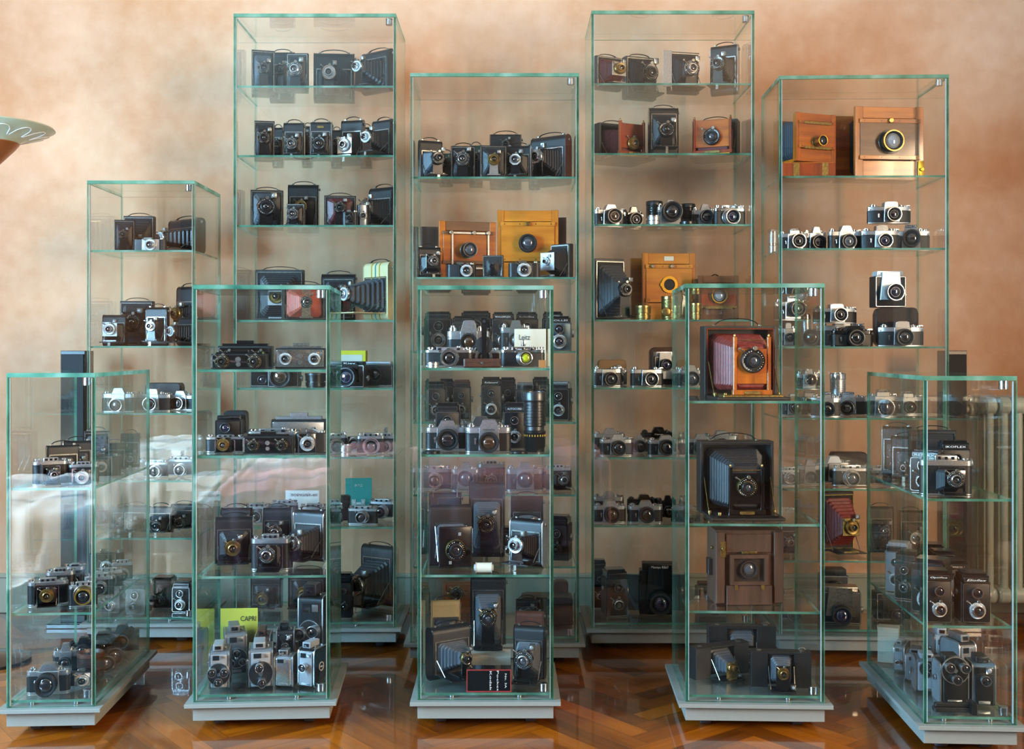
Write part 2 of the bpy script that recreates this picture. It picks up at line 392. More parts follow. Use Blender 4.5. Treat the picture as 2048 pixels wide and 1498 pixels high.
def hfolder(root, W, Ht, o):
    """eye-level folding camera lying lengthwise with chrome top"""
    d = o.get('d', .034); L = o.get('L', .05); body = o.get('body', 'leather'); top = o.get('top', 'satin')
    hb = Ht*.8
    b = MB(); b.prism(rrect(W, d, d*.48, 6, 0, d/2), .004, hb*.84, 'z', .0006); b.build('body', body, root)
    t = MB(); t.prism(rrect(W, d*.96, d*.46, 6, 0, d/2), hb*.84, hb, 'z', .0012); t.prism(rrect(W, d, d*.48, 6, 0, d/2), 0, .005, 'z', .0008)
    t.rbox(0, hb*1.06, W*.42, hb*.16, .004, d-.006, .003, .001); t.build('top_plate', top, root)
    w = MB()
    for q in (-.13, 0, .13): w.box(W*q-.004, W*q+.004, .002, .0045, hb*1.02, hb*1.11, .0003)
    w.build('viewfinder_window', 'mirror', root)
    knob(root, (-W*.38, d/2, hb), .010, .009); knob(root, (W*.38, d/2, hb), .011, .007)
    py, rpx, fx = o['_l']; r = min(rpx or Ht*.3, hb*.42); lz = py or hb*.45; lx = fx*W; lz = max(r*1.15, min(lz, hb*.6))
    f = MB(); f.frame(lx, hb*.42, r*3.1, hb*.78, .003, -.003, .004, 0, 'y', .002); f.build('front_frame', 'chrome', root)
    dr = MB(); dr.rbox(lx, -L/2-.002, r*2.7, L+.006, .004, .0065, .003, .0005, 0, 'z'); dr.build('door', body, root)
    bellows(root, 0, -L+.002, r*2.6, hb*.66, hb*.42, r*1.8, r*1.8, lz, o.get('bel', 'bel_bk'), lx, 6)
    sp = MB(); sp.rbox(lx, lz, r*2.3, r*2.2, -L, -L+.003, .003, .0005); sp.tube([(lx-r*1.2, -L, .007), (lx-r*1.3, 0, hb*.5)], .0012, 5); sp.tube([(lx+r*1.2, -L, .007), (lx+r*1.3, 0, hb*.5)], .0012, 5)
    sp.build('front_standard', o.get('std', 'enamel'), root)
    shutter(root, lx, -L, lz, r, o.get('dial', 'ring'), o.get('gl', 'glass'))
    if o.get('fold'):
        q = MB(); q.rbox(-W*.3, lz, .0035, hb*.8, -L*1.1, -.001, .0015, .0005); q.build('side_door', body, root)

def slr(root, W, Ht, o):
    d = o.get('d', W*.26); body = o.get('body', 'leather'); top = o.get('top', 'satin'); pr = o.get('prism', 1)
    hb = Ht*(.78 if pr else .9)
    pf = rrect(W, d, d*.45, 5, 0, d/2)
    if o.get('exa'): pf = [(-W/2, d*.35), (-W*.36, 0), (W*.36, 0), (W/2, d*.35), (W/2, d*.7), (W*.42, d), (-W*.42, d), (-W/2, d*.7)]
    b = MB(); b.prism(pf, hb*.06, hb*.74, 'z', .0005); b.build('body', body, root)
    t = MB(); t.prism([(p[0]*.995, d/2+(p[1]-d/2)*.98) for p in pf], hb*.74, hb*.98, 'z', .0014); t.build('top_plate', top, root)
    q = MB(); q.prism([(p[0]*.995, d/2+(p[1]-d/2)*.98) for p in pf], 0, hb*.065, 'z', .0008); q.build('bottom_plate', top, root)
    lx = o['_l'][2]*W if o['_l'][2] else o.get('lx', .02)*W
    lz = o['_l'][0] or hb*.44; r = o['_l'][1] or hb*.42; r = min(r, hb*.62); lz = max(lz, r*.72) if not o.get('low') else max(lz, r*1.0)
    lz = max(lz, r*1.05+.001)
    if pr:
        p = MB(); pw = W*o.get('pw', .3)
        if o.get('exa'):
            p.prism([(lx-pw*.55, hb*.9), (lx+pw*.55, hb*.9), (lx+pw*.5, Ht*.96), (lx+pw*.34, Ht), (lx-pw*.34, Ht), (lx-pw*.5, Ht*.96)], .0, d*.9, 'y', .0015)
        else:
            p.prism([(lx-pw*.72, hb*.9), (lx+pw*.72, hb*.9), (lx+pw*.42, Ht*.99), (lx+pw*.2, Ht), (lx-pw*.2, Ht), (lx-pw*.42, Ht*.99)], -.004, d*.95, 'y', .002)
        p.build('prism_housing', o.get('pm', top), root)
    m = MB()
    mw = r*1.05
    m.prism([(lx-mw, hb*.08), (lx+mw, hb*.08), (lx+mw*.92, hb*.96), (lx-mw*.92, hb*.96)], -.006, .003, 'y', .0012)
    m.build('mirror_box', o.get('fm', top), root)
    kb = MB(); k = d*.33
    kb.cyl((-W*.37, d/2, 0), k, hb*.98, hb*1.08, 'z', 18); kb.cyl((-W*.37, d/2, 0), k*.6, hb*1.08, hb*1.13, 'z', 14); kb.build('rewind_knob', 'chrome' if top != 'enamel' else 'plastic', root)
    kb = MB(); kb.cyl((W*.27, d/2, 0), k*.8, hb*.98, hb*1.08, 'z', 18); kb.cyl((W*.27, d/2, 0), k*.45, hb*1.08, hb*1.12, 'z', 14); kb.build('shutter_dial', 'steel' if top == 'enamel' else 'chrome', root)
    kb = MB(); kb.cyl((W*.4, d/2, 0), k*.7, hb*.98, hb*1.05, 'z', 16); kb.prism([(W*.38, d*.2), (W*.48, d*.25), (W*.5, d*.6), (W*.4, d*.55)], hb*1.04, hb*1.07, 'z'); kb.build('advance_lever', 'chrome', root)
    lg = MB()
    for s in (-1, 1): lg.lathe([(.0022, -.001), (.0036, -.001), (.0036, .001), (.0022, .001), (.0022, -.001)], (s*W*.46, -.001 if not o.get('exa') else d*.2, hb*.8), 'y', 12)
    lg.build('strap_lug', 'chrome', root)
    if o.get('timer', 1):
        tm = MB(); tm.cyl((lx-W*.3, 0, hb*.52), .004, .002, -.004, 'y', 12); tm.rbox(lx-W*.3, hb*.42, .005, hb*.2, -.005, -.003, .002, .0004); tm.build('self_timer_lever', 'chrome', root)
    barrel(root, lx, -.006, lz, r, o.get('ln', .03), o.get('bs', 'black'), o.get('gl', 'glass'))
    if o.get('txt'):
        tz = (hb*.98+Ht)/2-(.0 if pr else .004); tw = W*o.get('pw', .3)*.8
        if o.get('exa'):
            n = MB(); n.rbox(lx, Ht*.94, tw*1.25, Ht*.085, -.0022, .001, .001, .0004); n.build('nameplate', 'plastic', root)
            text(root, o['txt'], lx, -.0026, Ht*.94, tw*1.1, Ht*.05)
        else: text(root, o['txt'], lx, -.0066 if pr else -.0068, hb*.9, tw, Ht*.06, 'inkb' if top != 'enamel' else 'ink')

def rf(root, W, Ht, o):
    d = o.get('d', W*.21); body = o.get('body', 'leather'); top = o.get('top', 'satin'); hb = Ht*.88
    pf = rrect(W, d, d*.48, 6, 0, d/2)
    b = MB(); b.prism(pf, hb*.05, hb*.7, 'z', .0005); b.build('body', body, root)
    t = MB(); t.prism([(p[0]*.99, d/2+(p[1]-d/2)*.96) for p in pf], hb*.7, hb*.86, 'z', .0015)
    t.rbox(W*.02, hb*.9, W*.55, hb*.2, .002, d-.003, .003, .001); t.prism([(p[0]*1., p[1]) for p in pf], 0, hb*.06, 'z', .0008); t.build('top_plate', top, root)
    w = MB()
    for q in (-.19, .0, .2): w.rbox(W*q, hb*.9, W*.07, hb*.1, .0, .003, .001, .0002)
    w.build('viewfinder_window', 'mirror', root)
    knob(root, (-W*.38, d/2, hb*.86), d*.36, Ht*.12, 'z', 'chrome', 'rewind_knob'); knob(root, (W*.4, d/2, hb*.86), d*.36, Ht*.12, 'z', 'chrome', 'winding_knob')
    s = MB(); s.cyl((W*.2, d/2, 0), d*.2, hb*.98, hb*1.05, 'z', 14); s.cyl((W*.3, d*.3, 0), d*.13, hb*.85, hb*.97, 'z', 12); s.build('shutter_dial', 'chrome', root)
    lx = o['_l'][2]*W if o['_l'][2] else 0.02*W; lz = o['_l'][0] or hb*.4; r = min(o['_l'][1] or hb*.27, hb*.42); lz = max(r*1.05, min(lz, hb*.5))
    st = o.get('bs', 'silver')
    m = MB(); m.cyl((lx, 0, lz), r*1.25, .003, -.004, 'y', 28, .001); m.cyl((lx-r*1.3, 0, lz+r*.9), .0035, .002, -.004, 'y', 12); m.build('lens_mount', 'chrome', root)
    barrel(root, lx, -.003, lz, r, o.get('ln', .024), st, o.get('gl', 'glass'))
    if o.get('acc'): 
        a = MB(); a.rbox(W*.02, hb*1.0+.012, .012, .02, .004, .03, .002, .001); a.build('accessory_finder', 'chrome', root)
    if o.get('txt'): text(root, o['txt'], W*.02, .0005, hb*.97, W*.2, Ht*.05, 'inkb')

def tlr(root, W, Ht, o):
    d = o.get('d', W*1.0); body = o.get('body', 'leather'); trim = o.get('trim', 'nickel'); op = o.get('open', 0)
    hb = Ht*(.64 if op else .82); face = o.get('face', body)
    b = MB(); b.box(-W/2, W/2, .003, d, 0, hb, .002); b.build('body', body, root)
    f = MB(); f.rbox(0, hb*.5, W*.92, hb*.96, -.006, .004, W*.08, .001); f.build('front_panel', face, root)
    e = MB(); e.frame(0, hb*.5, W*.93, hb*.97, .0016, -.0068, -.004, 0, 'y', W*.08); e.build('panel_trim', trim, root)
    r1 = W*o.get('r1', .19); r2 = W*o.get('r2', .22); st = o.get('bs', 'silver')
    barrel(root, 0, -.006, hb*.76, r1, .014, st, o.get('gl', 'glass'), name='viewing_lens')
    shutter(root, 0, -.006, hb*.33, W*.3, o.get('dial', 'black'), o.get('gl', 'glass'), lr=.62)
    h = MB(); hh = Ht-hb
    if op:
        h.box(-W*.44, W*.44, d*.9, d*.93, hb, Ht); h.box(-W*.44, -W*.42, d*.12, d*.9, hb, Ht*.99); h.box(W*.42, W*.44, d*.12, d*.9, hb, Ht*.99)
        h.box(-W*.44, W*.44, d*.08, d*.12, hb, hb+hh*.75)
    else:
        h.box(-W*.46, W*.46, d*.06, d*.95, hb, hb+hh*.75, .002); h.box(-W*.4, W*.4, d*.12, d*.9, hb+hh*.7, Ht, .002)
    h.build('viewing_hood', 'enamel' if not o.get('hood') else o['hood'], root)
    n = MB(); n.rbox(0, hb+hh*.3, W*.86, hh*.62 if not op else hh*.34, -.005, d*.1, .004, .001); n.build('nameplate', 'plastic', root)
    n = MB(); n.frame(0, hb+hh*.3, W*.8, hh*.5 if not op else hh*.28, .0009, -.0058, -.003, 0, 'y', .002); n.build('nameplate_trim', trim, root)
    if o.get('txt'): text(root, o['txt'], 0, -.0062, hb+hh*.3, W*.66, hh*.24 if not op else hh*.14, shear=o.get('shear', 0))
    knob(root, (W/2, d*.5, hb*.62), W*.17, W*.12, 'x', 'satin', 'focusing_knob'); knob(root, (-W/2, d*.5, hb*.7), W*.1, -W*.07, 'x', 'satin', 'side_knob')

def stereo(root, W, Ht, o):
    d = o.get('d', .05); hb = Ht*.8; face = o.get('face', 'enamel')
    b = MB(); b.box(-W/2, W/2, 0, d, 0, hb, .002); b.build('body', o.get('body', 'leather'), root)
    f = MB(); f.rbox(0, hb*.5, W*.94, hb*.84, -.006, .002, .003, .001); f.build('front_panel', face, root)
    t = MB(); t.box(-W*.42, W*.42, d*.1, d*.9, hb, hb+Ht*.09, .001); t.box(-W*.16, W*.16, d*.1, d*.7, hb+Ht*.08, Ht, .0015); t.build('top_finder', o.get('tm', 'enamel'), root)
    r = o['_l'][1] or Ht*.22; r = min(r, W*.16)
    for q in (-.29, .29): shutter(root, W*q, -.006, hb*.48, r, o.get('dial', 'bronze'), 'glass', lr=.5)
    c = MB(); c.cyl((0, 0, hb*.62), r*.4, -.006, -.014, 'y', 16); c.cyl((0, 0, hb*.3), r*.35, -.006, -.012, 'y', 16); c.build('centre_finder', 'nickel', root)
    if o.get('bell2'):
        q = MB(); q.frame(W*.36, hb*.5, W*.2, hb*.8, .004, -.012, .0, 0, 'y', .002); q.build('side_frame', 'nickel', root)
    k = MB(); k.box(-W*.5-.002, -W*.44, -.002, .004, hb*.1, hb*.9, .0005); k.build('slide_catch', 'nickel', root)

def cine(root, W, Ht, o):
    d = o.get('d', .11); body = o.get('body', 'greyb'); fr = o.get('face', 'ltgrey'); hb = Ht*.86; rr = min(d, Ht)*.17
    b = MB(); b.prism(rrect(d, hb, rr, 6, d/2, hb/2), -W/2+.002, W/2-.002, 'x', .001); b.build('body', body, root)
    f = MB(); f.rbox(0, hb*.49, W*.8, hb*.86, -.0035, .006, .004, .001); f.build('front_plate', fr, root)
    e = MB()
    for q in (-1, 1): e.frame(d/2, hb/2, d+.002, hb+.002, .003, q*(W/2-.0025), q*(W/2+.001), 0, 'x', rr)
    e.build('chrome_edge', 'satin', root)
    e = MB()
    for q in (-1, 1): e.prism(rrect(d-.006, hb-.006, rr*.9, 6, d/2, hb/2), q*(W/2-.003), q*(W/2-.0003), 'x', .0003)
    e.build('side_cover', o.get('side', 'greyb'), root)
    v = MB(); v.rbox(-W*.06, Ht*.93, W*.5, Ht*.135, .008, d*.72, .002, .001); v.build('viewfinder_housing', fr if fr != 'leather' else 'steel', root)
    w = MB(); w.rbox(-W*.06, Ht*.93, W*.3, Ht*.075, .006, .009, .001, .0002); w.box(-W*.3, W*.02, -.005, -.003, hb*.78, hb*.9); w.build('viewfinder_window', 'mirror', root)
    w = MB(); w.rbox(W*.2, hb*.84, W*.24, hb*.1, -.005, -.003, .001, .0003); w.rbox(0, hb*.1, W*.5, hb*.07, -.0048, -.003, .001, .0003); w.build('badge', 'satin', root)
    k = MB(); k.cyl((W*.3, d*.3, 0), .004, hb, hb+.006, 'z', 12); k.build('release_button', 'chrome', root)
    n = o.get('n', 1); r = o.get('r', W*.22); lz = o['_l'][0] or Ht*.36; bs = o.get('bs', 'silver')
    if n > 1:
        tr = o.get('tr', W*.5); t = MB(); t.cyl((0, 0, lz), tr, -.004, -.009, 'y', 32, .001, 0); t.ring((0, -.0, lz), tr*.97, tr*1.03, -.003, -.0098, 'y', 32, 1); t.build('lens_turret', [o.get('tm', 'steel'), 'satin'], root)
        hub = MB(); hub.cyl((0, 0, lz), tr*.16, -.009, -.014, 'y', 14); hub.build('turret_hub', 'chrome', root)
        for k in range(n):
            a = R(o.get('a0', 90)+360*k/n); barrel(root, tr*.62*math.cos(a), -.009, lz+tr*.62*math.sin(a), r, o.get('ln', .03)*(1-.15*k), bs, 'glass')
    else:
        barrel(root, 0, -.004, lz, r, o.get('ln', .022), bs, 'glass')
        if o.get('eye'): finder(root, W*.2, -.005, Ht*.74, W*.25, 'chrome')
    if o.get('emblem'):
        m = MB(); m.ring((W/2+.0, d*.5, Ht*.42), Ht*.085, Ht*.1, -.001, .002, 'x', 28); m.box(W/2-.001, W/2+.0018, d*.5-Ht*.045, d*.5+Ht*.045, Ht*.405, Ht*.43); m.build('side_emblem', 'white', root)
    knob(root, (-W/2-.001, d*.5, Ht*.5), .009, -.008, 'x', 'chrome', 'crank')

def wood(root, W, Ht, o):
    """wooden view camera: front board y=-L, bellows, rear frame, lens"""
    L = o.get('L', .1); m = o.get('m', 'honey'); mv = o.get('mv', m+'_v' if m+'_v' in M else m); t = W*.11
    d = .022; y1 = -L
    f = MB(); f.box(-W/2, -W/2+t, y1, y1+d, 0, Ht, .001); f.box(W/2-t, W/2, y1, y1+d, 0, Ht, .001); f.build('front_post', mv, root)
    f = MB(); f.box(-W/2+t, W/2-t, y1+.002, y1+d, Ht*.84, Ht*.995, .001); f.box(-W/2+t, W/2-t, y1+.002, y1+d, 0, Ht*.26, .001); f.build('front_rail', m, root)
    p = MB(); p.box(-W/2+t*.6, W/2-t*.6, y1-.005, y1+.006, Ht*.27, Ht*.83, .001); p.build('lens_board', o.get('pm', m), root)
    bt = MB()
    for z in (.80, .30): bt.box(-W/2+t*.5, W/2-t*.5, y1-.009, y1-.004, Ht*z-Ht*.028, Ht*z+Ht*.028, .001)
    bt.build('board_batten', o.get('bt', m), root)
    s = MB()
    for z in (.80, .30):
        for x in (-.38, -.13, .13, .38): s.cyl((x*W, 0, Ht*z), .0022, y1-.009, y1-.0105, 'y', 10)
    s.build('screw', 'steel', root)
    k = o.get('knob', 'brass')
    for x in o.get('kx', (0,)): knob(root, (x*W, y1-.009, Ht*.8), W*.035, -.012, 'y', k, 'locking_knob')
    if o.get('back', 1):
        br = MB(); bo = o.get('bo', 0.); bw = W*o.get('bw', 1.0)
        br.box(bo-bw/2, bo+bw/2, -.002, .028, Ht*.02, Ht*o.get('bh', .95), .0015); br.build('rear_frame', o.get('rm', m), root)
        bellows(root, -.002, y1+d, bw*.86, Ht*.84, Ht*.5, W*.7, Ht*.66, Ht*.52, o.get('bel', 'bel_bk'), 0, o.get('nb', 9))
    bs = MB(); bs.box(-W*.42, W*.42, y1+d, .0, .002, .014, .001); bs.build('baseboard_rail', m, root)
    lz = o['_l'][0] or Ht*.55; r = o['_l'][1] or W*.14; lx = o['_l'][2]*W
    if o.get('hole'):
        h = MB(); h.ring((lx, 0, lz), r*.68, r, y1-.005, y1-.012, 'y', 32, 0); h.box(lx-r*1.12, lx-r*.8, y1-.0125, y1-.008, lz-r*.2, lz+r*.2, .0004, 0); h.build('lens_flange', 'goldbrass', root)
        h = MB(); h.cyl((lx, 0, lz), r*.68, y1-.0052, y1-.0068, 'y', 28); h.build('lens_opening', 'matte', root)
    else:
        fl = MB(); fl.cyl((lx, 0, lz), r*1.12, y1-.005, y1-.009, 'y', 30, .0008); fl.build('lens_flange', o.get('flm', 'oldbrass'), root)
        if o.get('shut'): shutter(root, lx, y1-.006, lz, r, o.get('dial', 'dark'), o.get('gl', 'glass'))
        else: barrel(root, lx, y1-.008, lz, r, o.get('ln', .04), o.get('bs', 'black'), o.get('gl', 'glass_g'))
    if o.get('plate'):
        q = MB(); q.box(-W*.09+lx, W*.09+lx, y1-.0012, y1+.003, Ht*.885, Ht*.95, .0004); q.build('maker_plate', 'paper', root)
    if o.get('handle'):
        q = MB(); n = 10; q.tube([(W*(-.13+.26*i/n), -.0+.01, Ht*.985+.012*math.sin(math.pi*i/n)) for i in range(n+1)], .003, 6); q.build('handle', 'dkbrown', root)
    if o.get('bars'):
        for z in (.79, .28):
            q = MB(); q.rbox(0, Ht*z, W*.68, Ht*.055, y1-.012, y1-.004, Ht*.025, .0006); q.build('brass_bar', 'oldbrass', root)
    if o.get('metalfr'):
        q = MB(); q.frame(W*.04, Ht*.5, W*.66, Ht*.62, .006, y1-.012, y1-.003, 0, 'y', .001); q.build('metal_frame', 'satin', root)
    if o.get('catch'):
        q = MB(); q.rbox(W*.46, Ht*.13, W*.09, Ht*.26, y1-.006, y1+.001, .004, .0006); q.cyl((W*.46, 0, Ht*.14), W*.025, y1-.006, y1-.016, 'y', 14); q.build('brass_catch', 'goldbrass', root)

def field(root, W, Ht, o):
    """large drop-bed box camera with open front: case, interior, long bellows, front standard on a bed"""
    L = o.get('L', .13); d = .075; cs = o.get('case', 'leather'); inn = o.get('inner', 'mahog'); w = .008
    c = MB(); c.box(-W/2, -W/2+w, 0, d, 0, Ht, .001); c.box(W/2-w, W/2, 0, d, 0, Ht, .001); c.box(-W/2+w, W/2-w, 0, d, Ht-w, Ht, .001); c.box(-W/2+w, W/2-w, 0, d, 0, w); c.box(-W/2+w, W/2-w, d-.006, d, w, Ht-w)
    c.build('case', cs, root)
    i = MB(); i.box(-W/2+w, -W/2+w+.003, .003, d-.006, w, Ht-w); i.box(W/2-w-.003, W/2-w, .003, d-.006, w, Ht-w); i.box(-W/2+w+.003, W/2-w-.003, .003, d-.006, Ht-w-.003, Ht-w); i.build('inner_lining', inn, root)
    b = MB(); b.box(-W*.48, W*.48, -L-.03, .0, .0, .008, .001); bd = b.build('bed', cs, root)
    b = MB(); b.box(-W*.4, W*.4, -L-.022, -.002, .008, .015, .001); b.build('bed_track', o.get('track', 'oldbrass'), bd)
    sw = W*o.get('sw', .5); z0 = .017; sh = Ht*o.get('sh', .84); y1 = -L; pw = W*.045
    s = MB(); s.box(-sw/2, -sw/2+pw, y1-.004, y1+.012, z0, sh, .0015); s.box(sw/2-pw, sw/2, y1-.004, y1+.012, z0, sh, .0015); s.box(-sw/2-.003, sw/2+.003, y1-.01, y1+.014, z0-.002, z0+.014, .0015)
    s.build('front_standard', o.get('std', 'amber_v'), root)
    p = MB(); pz1 = Ht*o.get('pz', .68); p.box(-sw/2+pw, sw/2-pw, y1, y1+.006, z0+.014+Ht*.08, pz1, .001); p.box(-sw/2+pw, sw/2-pw, y1-.002, y1, z0+.014+Ht*.18, z0+.015+Ht*.185); p.build('lens_board', o.get('board', 'amber_v'), root)
    bellows(root, d-.008, y1+.01, W*.82, Ht*.8, Ht*.5, sw*.86, Ht*.6, Ht*.44, o.get('bel', 'bel_rd'), 0, 11)
    lz = o['_l'][0] or Ht*.47; r = o['_l'][1] or W*.17
    shutter(root, 0, y1-.001, lz, r, o.get('dial', 'dark'), 'glass_g', lr=.52)
    rd = MB(); rd.tube([(-sw/2+pw/2, y1+.004, sh-.01), (sw/2-pw/2, y1+.004, sh-.01)], .0014, 6)
    for q in (-1, 1): rd.lathe([(0, 0), (.003, .0), (.004, .004), (.003, .008), (0, .010)], (q*(sw/2-pw/2), y1+.004, sh), 'z', 12)
    rd.build('tie_rod', 'brass', root)
    for x, y in ((-.44, -L*.6), (-.34, -L*.9), (.44, -L*.5)): knob(root, (x*W, y, .008), .006, .013, 'z', 'oldbrass', 'focus_knob')
    for q in (-1, 1):
        st = MB(); st.tube([(q*W*.45, -.002, Ht*.5), (q*W*.44, -L*.55, .01)], .0018, 5); st.build('strut', 'oldbrass', root)
    n = MB(); n.rbox(0, z0+.005, sw*.42, .01, y1-.0135, y1-.009, .003, .0006); n.build('name_plaque', 'oldbrass', root)
    strap(root, W, Ht, d*.5, 'leather', Ht*.1 if o.get('bigstrap') else .018, -.34, .3)

def boxcam(root, W, Ht, o):
    """wooden detective camera with sunken lens panel"""
    d = o.get('d', .13); m = 'dkwood'
    b = MB(); b.box(-W/2, W/2, .0, d, 0, Ht, .0015); b.build('body', m, root)
    t = W*.13
    f = MB(); f.box(-W/2, -W/2+t, -.012, .001, .004, Ht-.004, .0015); f.box(W/2-t*1.1, W/2-.001, -.012, .001, .004, Ht-.004, .0015); f.build('side_stile', m, root)
    f = MB(); f.box(-W/2+t+.004, W/2-t*1.4, -.02, .001, 0, Ht*.26, .0015); f.box(-W/2+t+.004, W/2-t*1.4, -.008, .001, Ht*.7, Ht*.95, .0015); f.build('front_panel', m, root)
    cx = -.004; f = MB(); f.frame(cx, Ht*.475, W*.56, Ht*.41, W*.055, -.02, .001, 0); f.build('lens_frame', m, root)
    f = MB(); f.box(cx-W*.24, cx+W*.24, -.006, -.001, Ht*.3, Ht*.66); f.build('lens_recess', 'matte', root)
    r = o['_l'][1]; barrel(root, cx, -.006, Ht*.475, r, .012, 'black', 'glass_g')
    q = MB(); q.box(-W*.44, -W*.36, -.0145, -.011, Ht*.64, Ht*.86, .0004); q.cyl((-W*.4, 0, Ht*.76), .006, -.014, -.022, 'y', 14); q.build('brass_catch', 'oldbrass', root)
    q = MB(); q.rbox(cx, Ht*.71, W*.22, Ht*.035, -.023, -.007, .002, .0005); 
    q.box(cx-W*.22, cx-W*.17, -.0225, -.019, Ht*.21, Ht*.27); q.box(cx+W*.17, cx+W*.22, -.0225, -.019, Ht*.21, Ht*.27); q.build('brass_fitting', 'oldbrass', root)
    knob(root, (W/2, d*.3, Ht*.13), .012, .012, 'x', 'matte', 'side_knob')
    q = MB(); q.box(-W/2-.014, -W/2, d*.3, d*.6, Ht*.36, Ht*.58, .001); q.build('side_finder', 'steel', root)
    knob(root, (-W/2, d*.2, Ht*.75), .006, -.01, 'x', 'oldbrass', 'winding_key')

def strutcam(root, W, Ht, o):
    """pocket camera whose flat front plate stands off on scissor struts"""
    d = .032; L = .05
    b = MB(); b.prism(capsule(d, Ht), -W/2, W/2, 'x', .001); b.build('body', 'leather', root)
    c = MB(); c.box(-W*.38, W*.38, -.002, .003, Ht*.12, Ht*.72); c.build('opening', 'matte', root)
    pw, ph = W*.78, Ht*.66
    p = MB(); p.rbox(W*.06, ph*.5+.006, pw, ph, -L-.004, -L, .005, .0008); p.build('front_plate', 'enamel', root)
    p = MB(); p.frame(W*.06, ph*.5+.006, pw*.96, ph*.96, .001, -L-.0048, -L-.003, 0, 'y', .004); p.build('plate_trim', 'steel', root)
    bellows(root, -.002, -L, W*.7, Ht*.56, Ht*.42, pw*.7, ph*.7, ph*.5+.006, 'bel_gr', W*.06, 6)
    s = MB()
    for q in (-1, 1):
        s.tube([(q*W*.37, -.002, Ht*.15), (q*W*.37+W*.03, -L, ph*.85)], .002, 4); s.tube([(q*W*.37, -.002, Ht*.66), (q*W*.37+W*.03, -L, ph*.2)], .002, 4)
    s.build('strut', 'satin', root)
    shutter(root, W*.06, -L-.004, ph*.48, W*.24, 'bronze', 'glass', lr=.6, levers=False)
    w = MB(); w.rbox(W*.16, ph*.86, .009, .01, -L-.006, -L-.003, .001, .0003); w.rbox(-W*.06, ph*.17, .009, .01, -L-.006, -L-.003, .001, .0003); w.build('viewfinder_window', 'glass_p', root)
    q = MB(); q.tube([(-W*.3, .01, Ht), (-W*.3, .008, Ht+.022), (W*.3, .008, Ht+.022), (W*.3, .01, Ht)], .001, 5); q.build('frame_finder', 'nickel', root)
    knob(root, (-W/2, d*.5, Ht*.9), .008, -.006, 'x', 'chrome', 'winding_knob')

def hbox(root, W, Ht, o):
    """horizontal folding box camera with open centre and drop bed"""
    d = .045; L = o.get('L', .05); ow = W*.44
    b = MB(); b.box(-W/2, -ow/2, 0, d, 0, Ht, .0015); b.box(ow/2, W/2, 0, d, 0, Ht, .0015); b.box(-ow/2, ow/2, 0, d, Ht*.93, Ht, .001); b.box(-ow/2, ow/2, d*.8, d, .0, Ht*.93); b.build('body', o.get('body', 'leather'), root)
    bd = MB(); bd.box(-ow*.46, ow*.46, -L-.012, 0, .0, .004, .0006); bd.build('bed', 'leather', root)
    r = min(o['_l'][1] or Ht*.17, Ht*.3); lz = max(o['_l'][0] or Ht*.46, r+.012)
    bellows(root, d*.8, -L+.003, ow*.95, Ht*.86, Ht*.5, r*2.0, r*2.1, lz, o.get('bel', 'bel_gr'), 0, 7)
    s = MB(); s.box(-r*1.15, r*1.15, -L, -L+.003, .01, lz+r*1.1, .0006); s.box(-r*.8, r*.8, -L-.006, -L+.006, .004, .012, .0006); s.build('front_standard', 'oldbrass' if o.get('brs') else 'enamel', root)
    shutter(root, 0, -L, lz, r, o.get('dial', 'brass'), 'glass')
    st = MB()
    for q in (-1, 1): st.tube([(q*ow*.48, .001, Ht*.6), (q*ow*.45, -L*.8, .005)], .0015, 5)
    st.build('strut', 'nickel', root)
    finder(root, r*1.7, -L+.004, .014, .012)
    k = MB(); k.cyl((W*.36, d*.5, 0), .009, Ht, Ht+.003, 'z', 18); k.tube([(W*.3, d*.5, Ht+.004), (W*.33, d*.5, Ht+.01), (W*.39, d*.5, Ht+.01), (W*.42, d*.5, Ht+.004)], .001, 5); k.build('winding_key', 'nickel', root)
    k = MB(); k.cyl((-W*.36, d*.5, 0), .008, Ht, Ht+.002, 'z', 18); k.build('top_disc', 'nickel', root)

def miniflat(root, W, Ht, o):
    """small bakelite or metal compact camera"""
    d = .03; bm = o.get('body', 'leather')
    b = MB(); b.prism(rrect(W, d, d*.48, 6, 0, d/2), 0, Ht*.84, 'z', .0015); b.build('body', bm, root)
    f = MB(); f.rbox(o.get('fx', 0)*W, Ht*.42, W*.52, Ht*.82, -.006, .004, .002, .001); f.build('front_panel', o.get('face', 'enamel'), root)
    f = MB(); f.frame(o.get('fx', 0)*W, Ht*.42, W*.53, Ht*.83, .0012, -.0068, -.004); f.build('panel_trim', 'chrome', root)
    t = MB(); t.rbox(-W*.05, Ht*.91, W*.24, Ht*.14, .006, .026, .002, .0008); t.cyl((W*.36, d/2, 0), .008, Ht*.84, Ht*.94, 'z', 16); t.build('top_finder', 'nickel', root)
    r = o['_l'][1] or Ht*.3; shutter(root, o.get('fx', 0)*W, -.006, Ht*.42, r, o.get('dial', 'silver'), 'glass', lr=.55)

